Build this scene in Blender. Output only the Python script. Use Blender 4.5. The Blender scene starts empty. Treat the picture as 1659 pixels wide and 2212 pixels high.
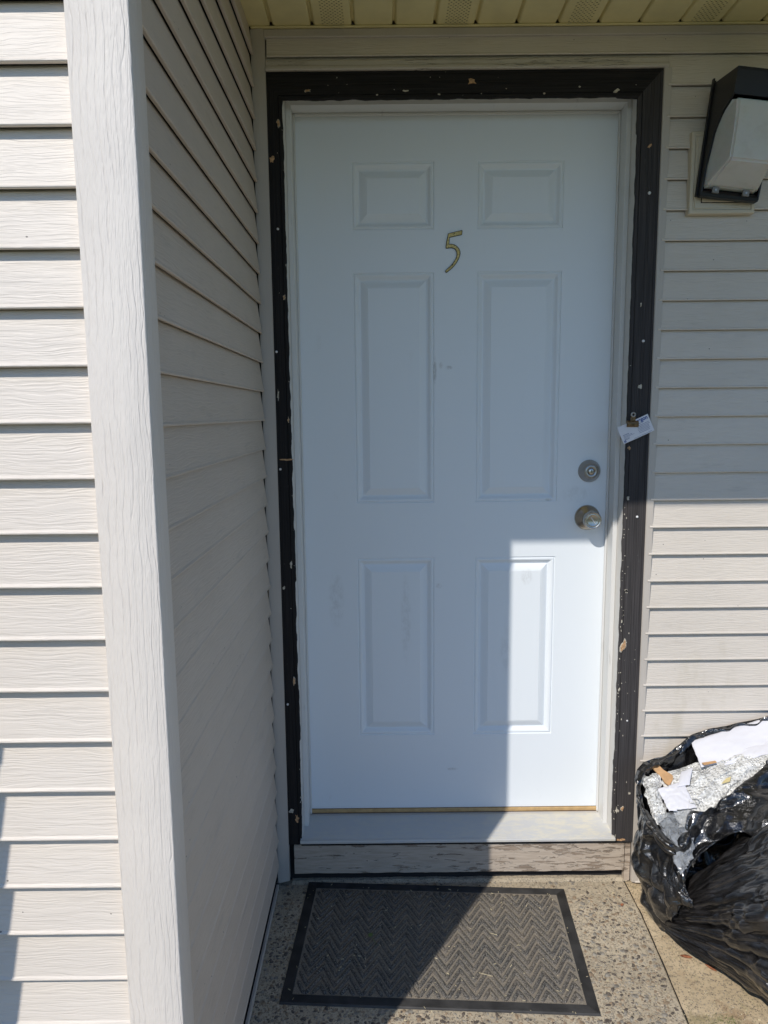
import bpy, bmesh, math, random
from math import sin, cos, pi, radians, atan2, exp, hypot
from mathutils import Vector, Matrix, noise
random.seed(7)
S = bpy.context.scene
COL = S.collection

# ------------------------------------------------------------ camera, sky, sun, exposure
cam_d = bpy.data.cameras.new('camera'); cam = bpy.data.objects.new('camera', cam_d); COL.objects.link(cam)
pit, yaw, rol = 0.1365, 0.0008, -0.00986
fw = Vector((sin(yaw)*cos(pit), cos(yaw)*cos(pit), -sin(pit)))
rt = Vector((cos(yaw), -sin(yaw), 0)); up = rt.cross(fw)
r2 = rt*cos(rol)+up*sin(rol); u2 = up*cos(rol)-rt*sin(rol)
M = Matrix((r2, u2, -fw)).transposed().to_4x4(); M.translation = Vector((0.236, -2.078, 1.209))
cam.matrix_world = M
cam_d.sensor_fit = 'HORIZONTAL'; cam_d.sensor_width = 36; cam_d.lens = 36*1543/1659
cam_d.clip_start = 0.02; cam_d.clip_end = 2000
S.camera = cam

SUN = Vector((0.630, 1.0, -1.09))            # direction the light travels
W = bpy.data.worlds.new("World"); S.world = W; W.use_nodes = True
wn = W.node_tree; bg = wn.nodes['Background']
sky = wn.nodes.new('ShaderNodeTexSky'); sky.sky_type = 'NISHITA'; sky.sun_disc = False
sky.sun_elevation = math.asin(-SUN.normalized().z); sky.sun_rotation = atan2(-SUN.x, -SUN.y) % (2*pi)
sky.air_density = 1.0; sky.dust_density = 0.2; sky.ozone_density = 8.0
wn.links.new(sky.outputs[0], bg.inputs[0]); bg.inputs[1].default_value = 0.145
sd = bpy.data.lights.new('sun', 'SUN'); sd.energy = 3.7; sd.angle = radians(0.53); sd.color = (1.0, 0.945, 0.875)
so = bpy.data.objects.new('sun', sd); COL.objects.link(so); so.rotation_euler = SUN.to_track_quat('-Z', 'Y').to_euler()
so.location = (-3, -5, 6)
S.view_settings.view_transform = 'Standard'; S.view_settings.look = 'None'
S.view_settings.gamma = 1; S.view_settings.use_curve_mapping = False
S.view_settings.exposure = 0.0

# ------------------------------------------------------------ node helpers
class NT:
    def __init__(s, name):
        s.m = bpy.data.materials.new(name); s.m.use_nodes = True; s.t = s.m.node_tree
        s.b = s.t.nodes['Principled BSDF']; s.out = s.t.nodes['Material Output']
        g = s.t.nodes.new('ShaderNodeNewGeometry'); s.P = g.outputs['Position']; s.N = g.outputs['Normal']
    def n(s, typ, ins=None, **props):
        nd = s.t.nodes.new('ShaderNode'+typ)
        for k, v in props.items(): setattr(nd, k, v)
        for k, v in (ins or {}).items():
            if isinstance(v, bpy.types.NodeSocket): s.t.links.new(v, nd.inputs[k])
            else: nd.inputs[k].default_value = v
        return nd
    def math(s, op, a, b=0.0, c=None, clamp=False):
        nd = s.n('Math', {0: a, 1: b}, operation=op, use_clamp=clamp)
        if c is not None:
            if isinstance(c, bpy.types.NodeSocket): s.t.links.new(c, nd.inputs[2])
            else: nd.inputs[2].default_value = c
        return nd.outputs[0]
    def scale(s, v, xyz): return s.n('VectorMath', {0: v, 1: xyz}, operation='MULTIPLY').outputs[0]
    def add(s, v, w): return s.n('VectorMath', {0: v, 1: w}, operation='ADD').outputs[0]
    def noise(s, v, sc=1.0, det=3.0, rough=0.55, dist=0.0):
        return s.n('TexNoise', {'Vector': v, 'Scale': sc, 'Detail': det, 'Roughness': rough, 'Distortion': dist})
    def ramp(s, f, a, b, lo=0.0, hi=1.0, smooth=True):
        nd = s.n('MapRange', {'Value': f, 'From Min': a, 'From Max': b, 'To Min': lo, 'To Max': hi}, interpolation_type='SMOOTHSTEP' if smooth else 'LINEAR')
        return nd.outputs[0]
    def mix(s, f, a, b, mode='MIX'):
        nd = s.n('Mix', data_type='RGBA', blend_type=mode)
        for i, v in ((0, f), (6, a), (7, b)):
            if isinstance(v, bpy.types.NodeSocket): s.t.links.new(v, nd.inputs[i])
            else: nd.inputs[i].default_value = v if i == 0 else (*v[:3], 1)
        return nd.outputs[2]
    def sep(s, v): return s.n('SeparateXYZ', {0: v}).outputs
    def comb(s, x, y, z):
        return s.n('CombineXYZ', {0: x, 1: y, 2: z}).outputs[0]
    def set(s, **kw):
        for k, v in kw.items():
            k = k.replace('_', ' ')
            if isinstance(v, bpy.types.NodeSocket): s.t.links.new(v, s.b.inputs[k])
            elif isinstance(v, tuple) and len(v) == 3: s.b.inputs[k].default_value = (*v, 1)
            else: s.b.inputs[k].default_value = v
    def bump(s, h, dist, strength=1.0, normal=None):
        ins = {'Height': h, 'Distance': dist, 'Strength': strength}
        if normal is not None: ins['Normal'] = normal
        return s.n('Bump', ins).outputs[0]

def simple(name, col, rough=0.5, metal=0.0, var=0.08, sc=30, bump=0.0):
    m = NT(name)
    f = m.noise(m.P, sc, 4).outputs[0]
    c = m.mix(m.ramp(f, 0.3, 0.7), tuple(x*(1-var) for x in col), tuple(min(1, x*(1+var)) for x in col))
    m.set(Base_Color=c, Roughness=rough, Metallic=metal)
    if bump: m.set(Normal=m.bump(f, bump))
    return m.m

def siding_mat(name, axis, col, stain=0.0, speck=1.0, grain=1.0, dirt=0.12):
    """vinyl with embossed wood grain running along axis ('X','Y')"""
    m = NT(name)
    sc = {'X': (16, 16, 330), 'Y': (16, 16, 330)}[axis]
    warp = m.noise(m.scale(m.P, (9, 9, 22)), 1.0, 2).outputs[0]
    wz = m.math('MULTIPLY', m.math('SUBTRACT', warp, 0.5), 0.018)
    p = m.add(m.P, m.comb(0.0, 0.0, wz))
    g1 = m.noise(m.scale(p, sc), 1.0, 2, 0.6).outputs[0]
    g2 = m.noise(m.scale(p, (45, 45, 700)), 1.0, 1, 0.5).outputs[0]
    h = m.math('ADD', m.ramp(g1, 0.36, 0.62), m.math('MULTIPLY', g2, 0.35))
    big = m.noise(m.P, 2.3, 4, 0.6).outputs[0]
    c = m.mix(m.ramp(big, 0.3, 0.7), tuple(x*0.955 for x in col), tuple(min(1, x*1.03) for x in col))
    rnd = m.n('ObjectInfo').outputs['Random']
    c = m.mix(m.ramp(rnd, 0.0, 1.0, 0.0, 0.10, False), c, tuple(x*0.66 for x in col))
    c = m.mix(m.math('MULTIPLY', m.ramp(g1, 0.42, 0.30), 0.12), c, tuple(x*0.55 for x in col))
    # grime smears that follow the courses, and a few tiny specks
    sm = m.noise(m.scale(m.P, (7, 7, 40)), 1.0, 5, 0.7).outputs[0]
    c = m.mix(m.math('MULTIPLY', m.ramp(sm, 0.55, 0.80), dirt*2.2), c, (0.23, 0.22, 0.20))
    vo = m.n('TexVoronoi', {'Vector': m.scale(p, (60, 60, 85)), 'Scale': 1.0, 'Randomness': 1.0})
    vr = m.sep(vo.outputs['Color'])[0]
    spk = m.math('MULTIPLY', m.math('LESS_THAN', vo.outputs['Distance'], 0.10), m.math('GREATER_THAN', vr, 1-0.035*speck))
    c = m.mix(m.math('MULTIPLY', spk, 0.8), c, (0.06, 0.05, 0.045))
    if stain:
        st = m.noise(m.scale(m.P, (9, 9, 3.5)), 1.0, 4, 0.65).outputs[0]
        zf = m.ramp(m.sep(m.P)[2], 0.9, 0.3)
        c = m.mix(m.math('MULTIPLY', m.math('MULTIPLY', m.ramp(st, 0.50, 0.78), zf), stain), c, (0.40, 0.35, 0.24))
    m.set(Base_Color=c, Roughness=0.5, Normal=m.bump(h, 0.00042*grain))
    m.b.inputs['Specular IOR Level'].default_value = 0.35
    return m.m

def post_mat(name, col, grain=1.0):
    m = NT(name)
    w = m.noise(m.scale(m.P, (6, 6, 9)), 1.0, 2).outputs[0]
    wx = m.math('MULTIPLY', m.math('SUBTRACT', w, 0.5), 0.011)
    p = m.add(m.P, m.comb(wx, wx, 0.0))
    a = m.noise(m.scale(m.P, (30, 30, 4.5)), 1.0, 2.5, 0.5).outputs[0]
    X, Y, Z = m.sep(p)
    ph = m.math('ADD', m.math('MULTIPLY', m.math('ADD', X, Y), 185.0), m.math('MULTIPLY', a, 4.5))
    keep = m.ramp(m.noise(m.scale(m.P, (50, 50, 5)), 1.0, 2).outputs[0], 0.62, 0.46)
    pp = m.math('PINGPONG', ph, 1.0)
    pp = m.math('MAXIMUM', pp, m.math('SUBTRACT', 0.26, m.math('MULTIPLY', keep, 0.26)))
    groove = m.ramp(pp, 0.0, 0.24)
    fine = m.noise(m.scale(p, (620, 620, 28)), 1.0, 2, 0.6).outputs[0]
    dash = m.ramp(m.noise(m.scale(m.P, (420, 420, 55)), 1.0, 1).outputs[0], 0.40, 0.62)
    h = m.math('ADD', m.math('MULTIPLY', groove, m.ramp(m.noise(m.scale(m.P, (90, 90, 3)), 1.0, 2).outputs[0], 0.3, 0.7, 0.6, 1.4)), m.math('ADD', m.math('MULTIPLY', fine, 0.28), m.math('MULTIPLY', dash, 0.6)))
    c = m.mix(m.ramp(m.noise(m.P, 5, 4).outputs[0], 0.3, 0.7), tuple(x*0.96 for x in col), tuple(min(1, x*1.02) for x in col))
    c = m.mix(m.math('MULTIPLY', m.ramp(pp, 0.14, 0.0), 0.10), c, (0.30, 0.28, 0.26))
    m.set(Base_Color=c, Roughness=0.48, Normal=m.bump(h, 0.00032*grain))
    m.b.inputs['Specular IOR Level'].default_value = 0.35
    return m.m

def paint_mat(name, col, rough=0.4, dirt=0.12, dsc=(9, 9, 4), seed=0.0, brush=0.0):
    m = NT(name)
    p = m.add(m.P, (seed, seed, seed))
    f = m.noise(m.scale(p, dsc), 1.0, 6, 0.65).outputs[0]
    c = m.mix(m.math('MULTIPLY', m.ramp(f, 0.60, 0.85), dirt), col, (0.22, 0.20, 0.17))
    f2 = m.noise(p, 3.0, 3).outputs[0]
    c = m.mix(m.math('MULTIPLY', m.ramp(f2, 0.4, 0.7), 0.06), c, tuple(x*0.8 for x in col))
    h = m.noise(m.scale(m.P, (300, 300, 300)), 1.0, 2).outputs[0]
    m.set(Base_Color=c, Roughness=rough, Normal=m.bump(h, 0.00004+brush))
    return m.m

BEIGE = (0.66, 0.615, 0.555)
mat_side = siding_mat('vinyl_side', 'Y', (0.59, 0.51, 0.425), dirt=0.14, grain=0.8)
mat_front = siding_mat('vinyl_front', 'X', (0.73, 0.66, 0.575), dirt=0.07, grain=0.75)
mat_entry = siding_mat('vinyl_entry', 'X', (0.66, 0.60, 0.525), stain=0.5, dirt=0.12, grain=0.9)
mat_post = post_mat('vinyl_post', (0.73, 0.675, 0.61), 1.3)
mat_post_side = post_mat('vinyl_post_side', (0.62, 0.59, 0.55), 0.6)
mat_trim = post_mat('vinyl_trim', (0.52, 0.475, 0.42), 0.35)
mat_door = None

def door_mat():
    m = NT('door_paint')
    f = m.noise(m.scale(m.P, (26, 26, 9)), 1.0, 6, 0.7).outputs[0]
    c = m.mix(m.math('MULTIPLY', m.ramp(f, 0.60, 0.82), 0.16), (0.80, 0.84, 0.865), (0.42, 0.40, 0.37))
    x, y, z = m.sep(m.P)
    def smudge(cx, cz, rx, rz, amt, c):
        d = m.math('ADD', m.math('POWER', m.math('DIVIDE', m.math('SUBTRACT', x, cx), rx), 2.0), m.math('POWER', m.math('DIVIDE', m.math('SUBTRACT', z, cz), rz), 2.0))
        k = m.ramp(d, 1.0, 0.1); t = m.noise(m.scale(m.P, (60, 60, 34)), 1.0, 5, 0.75).outputs[0]
        return m.mix(m.math('MULTIPLY', m.math('MULTIPLY', k, m.ramp(t, 0.35, 0.70)), amt), c, (0.25, 0.23, 0.20))
    c = smudge(0.093, 0.66, 0.028, 0.10, 0.22, c); c = smudge(0.30, 0.60, 0.018, 0.16, 0.2, c)
    c = smudge(0.387, 1.33, 0.006, 0.05, 0.45, c); c = smudge(0.427, 1.338, 0.012, 0.007, 0.6, c)
    c = smudge(0.405, 1.345, 0.008, 0.012, 0.35, c); c = smudge(0.40, 0.70, 0.012, 0.01, 0.35, c)
    c = smudge(0.66, 0.725, 0.02, 0.03, 0.25, c); c = smudge(0.44, 0.12, 0.02, 0.006, 0.4, c)
    c = smudge(0.72, 0.955, 0.012, 0.006, 0.5, c); c = smudge(0.80, 0.97, 0.05, 0.03, 0.18, c); c = smudge(0.60, 0.50, 0.02, 0.09, 0.14, c)
    g = m.noise(m.scale(m.P, (330, 330, 14)), 1.0, 2).outputs[0]
    m.set(Base_Color=c, Roughness=0.38, Normal=m.bump(g, 0.00005))
    return m.m
mat_door = door_mat()
mat_jamb = paint_mat('jamb_paint', (0.70, 0.695, 0.67), 0.42, 0.65, (60, 20, 7), 3.3)
mat_jamb2 = paint_mat('jamb_paint_grubby', (0.66, 0.64, 0.60), 0.5, 0.8, (70, 30, 6), 8.1)

def casing_mat(name, axis, lighten=1.0):
    m = NT(name)
    sc = (420, 60, 5) if axis == 'Z' else (5, 60, 420)
    f = m.noise(m.scale(m.P, sc), 1.0, 4, 0.6).outputs[0]
    d = m.noise(m.P, 60, 6, 0.7).outputs[0]
    c = m.mix(m.ramp(f, 0.3, 0.75), tuple(lighten*v for v in (0.018, 0.017, 0.017)), tuple(lighten*v for v in (0.036, 0.033, 0.033)))
    c = m.mix(m.math('MULTIPLY', m.ramp(d, 0.66, 0.74), 0.5), c, (0.22, 0.19, 0.16))
    sc2 = m.noise(m.scale(m.P, (900, 900, 35)), 1.0, 2).outputs[0]
    c = m.mix(m.math('MULTIPLY', m.ramp(sc2, 0.77, 0.80), 0.5), c, (0.35, 0.33, 0.31))
    m.set(Base_Color=c, Roughness=m.ramp(f, 0.2, 0.8, 0.5, 0.7), Normal=m.bump(m.math('ADD', f, m.math('MULTIPLY', d, 0.5)), 0.0006))
    m.b.inputs['Specular IOR Level'].default_value = 0.06
    return m.m
mat_casing_v = casing_mat('black_casing_paint_upright', 'Z'); mat_casing_h = casing_mat('black_casing_paint_level', 'X'); mat_casing_r = casing_mat('faded_sunlit_casing_paint', 'Z', 2.2)  # right casing's paint lightened to carry its sunlit grey as well as fading

def peel_mat():
    m = NT('peeling_board_paint')
    p = m.scale(m.P, (14, 14, 90)); f = m.noise(p, 1.0, 7, 0.68, 0.6).outputs[0]
    w = m.noise(m.scale(m.P, (7, 30, 260)), 1.0, 5, 0.6).outputs[0]
    x, y, z = m.sep(m.P)
    k = m.math('ADD', f, m.ramp(z, -0.075, -0.048, 0.0, 0.16))
    k = m.math('ADD', k, m.ramp(x, 0.2, 0.8, -0.05, 0.02))
    pe = m.ramp(k, 0.560, 0.575)
    wood = m.mix(m.ramp(w, 0.35, 0.65), (0.20, 0.155, 0.115), (0.34, 0.265, 0.20))
    pc = m.mix(m.ramp(m.noise(m.scale(m.P, (20, 20, 160)), 1.0, 4).outputs[0], 0.3, 0.7), (0.42, 0.345, 0.27), (0.51, 0.43, 0.345))
    c = m.mix(pe, pc, wood)
    edge = m.math('MULTIPLY', m.ramp(k, 0.545, 0.56), m.math('SUBTRACT', 1.0, pe))
    c = m.mix(m.math('MULTIPLY', edge, 0.6), c, (0.75, 0.68, 0.58))
    h = m.math('ADD', m.math('MULTIPLY', m.math('SUBTRACT', 1.0, pe), 1.0), m.math('MULTIPLY', w, 0.7))
    m.set(Base_Color=c, Roughness=0.75, Normal=m.bump(h, 0.0009))
    return m.m
mat_peel = peel_mat()

def crack_mat():
    m = NT('cracked_trim_paint')
    p = m.scale(m.P, (5, 20, 190)); f = m.noise(p, 1.0, 5, 0.6, 0.4).outputs[0]
    pp = m.math('ABSOLUTE', m.math('SUBTRACT', f, 0.52))
    cr = m.math('MULTIPLY', m.ramp(pp, 0.012, 0.0), m.ramp(m.noise(m.P, 5, 2).outputs[0], 0.42, 0.55))
    c = m.mix(cr, (0.55, 0.50, 0.43), (0.05, 0.04, 0.03))
    f2 = m.noise(m.scale(m.P, (60, 60, 200)), 1.0, 5, 0.7).outputs[0]
    c = m.mix(m.math('MULTIPLY', m.ramp(f2, 0.58, 0.7), 0.35), c, (0.25, 0.21, 0.16))
    m.set(Base_Color=c, Roughness=0.6, Normal=m.bump(m.math('SUBTRACT', 1.0, cr), 0.001))
    return m.m
mat_crack = crack_mat()

def slab_mat(name, base, dark, moss):
    m = NT(name)
    f = m.noise(m.P, 5.0, 6, 0.65).outputs[0]; g = m.noise(m.P, 90, 6, 0.75).outputs[0]
    c = m.mix(m.ramp(f, 0.33, 0.68), dark, base)
    c = m.mix(m.ramp(g, 0.36, 0.52), tuple(x*0.55 for x in base), c)
    v = m.n('TexVoronoi', {'Vector': m.add(m.P, (0, 0, 0)), 'Scale': 215.0, 'Randomness': 1.0})
    vr = m.sep(v.outputs['Color'])
    peb = m.math('MULTIPLY', m.ramp(v.outputs['Distance'], 0.42, 0.30), m.math('GREATER_THAN', vr[0], 0.42))
    pcol = m.mix(vr[1], (0.10, 0.085, 0.07), (0.34, 0.30, 0.25))
    c = m.mix(m.math('MULTIPLY', peb, 0.8), c, pcol)
    if moss:
        q = m.noise(m.P, 9.0, 6, 0.7).outputs[0]
        x, y, z = m.sep(m.P)
        c = m.mix(m.math('MULTIPLY', m.ramp(q, 0.50, 0.68), moss), c, (0.15, 0.135, 0.035))
        q2 = m.noise(m.add(m.P, (5, 2, 0)), 7.0, 6, 0.75).outputs[0]
        c = m.mix(m.math('MULTIPLY', m.ramp(q2, 0.5, 0.7), 0.55), c, (0.27, 0.155, 0.075))
    w = m.n('TexVoronoi', {'Vector': m.add(m.P, (3, 3, 0)), 'Scale': 95.0}); wr = m.sep(w.outputs['Color'])
    bit = m.math('MULTIPLY', m.math('LESS_THAN', w.outputs['Distance'], 0.13), m.math('GREATER_THAN', wr[0], 0.90))
    c = m.mix(bit, c, (0.62, 0.57, 0.47))
    h = m.math('ADD', m.math('MULTIPLY', g, 0.8), m.math('MULTIPLY', peb, 0.5))
    m.set(Base_Color=c, Roughness=0.85, Normal=m.bump(h, 0.0016))
    return m.m
mat_slab = slab_mat('aggregate_cement', (0.54, 0.46, 0.335), (0.43, 0.36, 0.255), 0.0)
mat_soil = slab_mat('dirty_old_concrete', (0.66, 0.53, 0.35), (0.52, 0.41, 0.26), 0.5)
mat_walk = slab_mat('walk_concrete', (0.34, 0.32, 0.26), (0.27, 0.25, 0.20), 0.0)

def carpet_mat(name, lo, hi, dusty):
    m = NT(name)
    f = m.noise(m.P, 420, 3, 0.8).outputs[0]; b = m.noise(m.P, 11, 5, 0.7).outputs[0]
    c = m.mix(m.ramp(f, 0.42, 0.62), lo, hi)
    c = m.mix(m.math('MULTIPLY', m.ramp(b, 0.35, 0.7), dusty), c, (0.32, 0.26, 0.19))
    s = m.n('TexVoronoi', {'Vector': m.P, 'Scale': 150.0}); sr = m.sep(s.outputs['Color'])
    bit = m.math('MULTIPLY', m.math('LESS_THAN', s.outputs['Distance'], 0.13), m.math('GREATER_THAN', sr[0], 0.965))
    c = m.mix(bit, c, (0.55, 0.50, 0.38))
    m.set(Base_Color=c, Roughness=0.95, Normal=m.bump(f, 0.0012)); m.b.inputs['Specular IOR Level'].default_value = 0.1
    return m.m
mat_field = carpet_mat('mat_dusty_backing', (0.17, 0.152, 0.125), (0.33, 0.295, 0.24), 0.3)
mat_ridge = carpet_mat('mat_carpet_ridge', (0.020, 0.019, 0.019), (0.26, 0.245, 0.22), 0.28)
mat_rubber = simple('mat_rubber', (0.042, 0.040, 0.038), 0.6, var=0.35, sc=22)

def bag_mat():
    m = NT('black_bag_film')
    v = m.noise(m.P, 55, 5, 0.62, 1.1).outputs[0]
    r = m.n('TexNoise', {'Vector': m.P, 'Scale': 26.0, 'Detail': 5.0, 'Roughness': 0.6, 'Distortion': 0.9})
    rg = m.math('ABSOLUTE', m.math('SUBTRACT', r.outputs[0], 0.5))
    fine = m.noise(m.P, 240, 3, 0.6).outputs[0]
    h = m.math('ADD', m.math('MULTIPLY', rg, 2.0), m.math('ADD', m.math('MULTIPLY', v, 0.6), m.math('MULTIPLY', fine, 0.05)))
    dust = m.noise(m.P, 9, 5, 0.7).outputs[0]
    c = m.mix(m.ramp(dust, 0.45, 0.8), (0.007, 0.007, 0.0075), (0.022, 0.021, 0.021))
    m.set(Base_Color=c, Roughness=m.ramp(dust, 0.3, 0.7, 0.17, 0.26), Normal=m.bump(h, 0.0035))
    m.b.inputs['IOR'].default_value = 1.55; m.b.inputs['Coat Weight'].default_value = 1.0; m.b.inputs['Coat Roughness'].default_value = 0.11
    return m.m
mat_bag = bag_mat()
def bag_mat2():
    m = NT('stretched_bag_film')
    tip = (0.95, -0.37, -0.11)
    d = m.n('VectorMath', {0: m.P, 1: tip}, operation='SUBTRACT').outputs[0]
    ln = m.n('VectorMath', {0: d}, operation='NORMALIZE').outputs[0]
    s = m.noise(m.scale(ln, (16, 16, 30)), 1.0, 3, 0.6, 0.3).outputs[0]
    fine = m.noise(m.P, 60, 4, 0.6).outputs[0]
    h = m.math('ADD', s, m.math('MULTIPLY', fine, 0.12))
    dust = m.noise(m.scale(ln, (20, 20, 30)), 1.0, 4, 0.7).outputs[0]
    c = m.mix(m.ramp(dust, 0.42, 0.68), (0.008, 0.0075, 0.0075), (0.032, 0.030, 0.030))
    m.set(Base_Color=c, Roughness=0.26, Normal=m.bump(h, 0.0045))
    m.b.inputs['Coat Weight'].default_value = 0.8; m.b.inputs['Coat Roughness'].default_value = 0.14
    return m.m
mat_bag2 = bag_mat2()
mat_paper = simple('white_paper', (0.70, 0.70, 0.74), 0.7, var=0.03, sc=14, bump=0.0009)
mat_cardboard = simple('brown_cardboard', (0.52, 0.31, 0.15), 0.8, var=0.12, sc=60, bump=0.0004)
mat_yellow = simple('yellow_scrap', (0.72, 0.60, 0.30), 0.6)
def wrap_mat():
    m = NT('bubble_wrap_film')
    v = m.n('TexVoronoi', {'Vector': m.P, 'Scale': 130.0, 'Randomness': 0.4})
    b = m.ramp(v.outputs['Distance'], 0.55, 0.1)
    n2 = m.noise(m.P, 38, 4, 0.6, 1.4).outputs[0]; rg = m.math('ABSOLUTE', m.math('SUBTRACT', n2, 0.5))
    al = m.ramp(m.noise(m.P, 24, 4, 0.6, 1.0).outputs[0], 0.3, 0.7, 0.6, 1.0)
    al = m.math('ADD', al, m.math('MULTIPLY', m.ramp(v.outputs['Distance'], 0.40, 0.60), 0.25), clamp=True)
    m.set(Base_Color=(0.86, 0.86, 0.83), Roughness=0.10, Alpha=al, Normal=m.bump(m.math('ADD', b, m.math('MULTIPLY', rg, 5.0)), 0.0032))
    m.b.inputs['Specular IOR Level'].default_value = 0.8
    return m.m
mat_wrap = wrap_mat()
def film_mat():
    m = NT('clear_film')
    f = m.noise(m.P, 60, 5, 0.6, 1.6).outputs[0]
    rg = m.math('ABSOLUTE', m.math('SUBTRACT', f, 0.5))
    tr = m.ramp(m.noise(m.P, 35, 4, 0.6, 1.0).outputs[0], 0.3, 0.7, 0.22, 0.6)
    m.set(Base_Color=(0.62, 0.66, 0.70), Roughness=0.2, Alpha=tr, Normal=m.bump(rg, 0.012))
    return m.m
mat_film = film_mat()

mat_nickel = simple('satin_nickel', (0.42, 0.39, 0.36), 0.32, 1.0, 0.05, 40)
mat_knob = simple('polished_nickel', (0.50, 0.46, 0.40), 0.27, 1.0, 0.05, 40)
mat_black = simple('black_gap', (0.01, 0.01, 0.01), 0.9)
mat_dark = simple('dark_void', (0.02, 0.019, 0.02), 0.95)
mat_brass = simple('aged_brass', (0.56, 0.42, 0.15), 0.45, 0.35, 0.4, 260)
mat_clip = simple('rusty_brass_clip', (0.17, 0.105, 0.05), 0.45, 0.7, 0.45, 180)
mat_sweep = simple('tan_door_sweep', (0.47, 0.31, 0.14), 0.5, 0.0, 0.12, 60)
mat_soffit = simple('cream_soffit_vinyl', (0.76, 0.67, 0.35), 0.55, var=0.06, sc=12)
mat_groove = simple('dark_soffit_backing', (0.26, 0.225, 0.13), 0.8, var=0.3, sc=60)  # darker tone of the backing behind grooves and vent holes
mat_tab = simple('dull_steel_tab', (0.22, 0.21, 0.19), 0.6)
mat_lamp = paint_mat('lamp_black_paint', (0.006, 0.006, 0.008), 0.42, 0.12, (30, 30, 30))
def diff_mat():
    m = NT('lamp_diffuser_plastic')
    f = m.noise(m.P, 25, 6, 0.7).outputs[0]; sp = m.noise(m.P, 260, 2, 0.6).outputs[0]
    c = m.mix(m.math('MULTIPLY', m.ramp(f, 0.45, 0.75), 0.3), (0.58, 0.58, 0.54), (0.40, 0.37, 0.29))
    c = m.mix(m.math('MULTIPLY', m.ramp(sp, 0.74, 0.78), 0.8), c, (0.05, 0.05, 0.04))
    m.set(Base_Color=c, Roughness=0.4, Subsurface_Weight=0.3, Normal=m.bump(f, 0.001))
    return m.m
mat_diff = diff_mat()
mat_plate = paint_mat('mounting_block_vinyl', (0.60, 0.53, 0.40), 0.5, 0.3)
def alu_mat():
    m = NT('threshold_aluminium')
    f = m.noise(m.scale(m.P, (22, 60, 60)), 1.0, 6, 0.7).outputs[0]
    x, y, z = m.sep(m.P)
    k = m.ramp(x, 0.4, 0.8)  # sunlit end of the sill put in as warmer, lighter colour
    c = m.mix(m.math('MULTIPLY', m.ramp(f, 0.42, 0.62), m.math('ADD', 0.3, m.math('MULTIPLY', k, 0.5))), (0.52, 0.52, 0.51), (0.64, 0.60, 0.49))
    m.set(Base_Color=c, Roughness=0.5, Metallic=0.0, Normal=m.bump(f, 0.0004))
    return m.m
mat_alu = alu_mat()
mat_chip = simple('bare_wood_chip', (0.48, 0.29, 0.15), 0.8, var=0.35, sc=200)
mat_chipw = simple('pale_primer_chip', (0.50, 0.46, 0.38), 0.7, var=0.3, sc=200)
mat_nail = simple('white_nail_head', (0.72, 0.72, 0.72), 0.4)
mat_leaf = simple('dry_brown_leaf', (0.30, 0.115, 0.055), 0.6, var=0.4, sc=120)
mat_green = simple('fresh_green_leaf', (0.10, 0.15, 0.03), 0.5, var=0.3, sc=120)
mat_straw = simple('straw_bits', (0.55, 0.47, 0.30), 0.7, var=0.3, sc=40)
mat_blue = simple('blue_print', (0.02, 0.07, 0.30), 0.6)
mat_ink = simple('grey_print', (0.05, 0.08, 0.20), 0.6)
mat_screen = simple('shadow_screen_wood', (0.30, 0.22, 0.15), 0.8, var=0.2, sc=20)
mat_roof = simple('roof_shingle', (0.09, 0.085, 0.08), 0.9, var=0.3, sc=60)
def lawn_mat():
    m = NT('lawn_grass'); f = m.noise(m.P, 1.2, 6, 0.7).outputs[0]; g = m.noise(m.P, 60, 4, 0.7).outputs[0]
    c = m.mix(m.ramp(f, 0.3, 0.7), (0.085, 0.10, 0.025), (0.15, 0.145, 0.05)); c = m.mix(m.ramp(g, 0.3, 0.7), c, (0.06, 0.085, 0.02))
    m.set(Base_Color=c, Roughness=0.9, Normal=m.bump(g, 0.02)); return m.m
mat_lawn = lawn_mat()
PEB = [simple('pebble_brown', (0.27, 0.20, 0.13), 0.65, var=0.35, sc=120), simple('pebble_grey', (0.25, 0.225, 0.185), 0.6, var=0.35, sc=120),
       simple('pebble_dark', (0.11, 0.09, 0.072), 0.6, var=0.4, sc=120), simple('pebble_tan', (0.38, 0.31, 0.22), 0.7, var=0.25, sc=120)]

# ------------------------------------------------------------ object helpers
WP = {}
def link(o, parent, loc):
    COL.objects.link(o); WP[o.name] = Vector(loc)
    if parent: o.parent = parent; o.location = Vector(loc) - WP[parent.name]
    else: o.location = loc
    return o
def info(o, label=None, cat=None, group=None, kind=None):
    for k, v in (('label', label), ('category', cat), ('group', group), ('kind', kind)):
        if v: o[k] = v
    return o
def thing(name, loc, label, cat, group=None):
    o = bpy.data.objects.new(name, None); o.empty_display_size = 0.05
    link(o, None, loc); return info(o, label, cat, group)
def mesh_obj(name, bm, mat, parent=None, smooth=False, mats=None, origin=None):
    """bm in world coordinates; origin goes to the bounding-box centre"""
    me = bpy.data.meshes.new(name)
    if origin is None:
        xs = [v.co for v in bm.verts]
        lo = Vector((min(v.x for v in xs), min(v.y for v in xs), min(v.z for v in xs))); hi = Vector((max(v.x for v in xs), max(v.y for v in xs), max(v.z for v in xs)))
        origin = (lo+hi)/2
    bmesh.ops.translate(bm, verts=bm.verts, vec=-Vector(origin))
    bm.to_mesh(me); bm.free()
    for mm in (mats or [mat]): me.materials.append(mm)
    if smooth: me.polygons.foreach_set('use_smooth', [True]*len(me.polygons))
    o = bpy.data.objects.new(name, me)
    return link(o, parent, origin)
def dup(o, loc, parent):
    c = bpy.data.objects.new(o.name.split('.')[0], o.data)
    return link(c, parent, loc)
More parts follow.
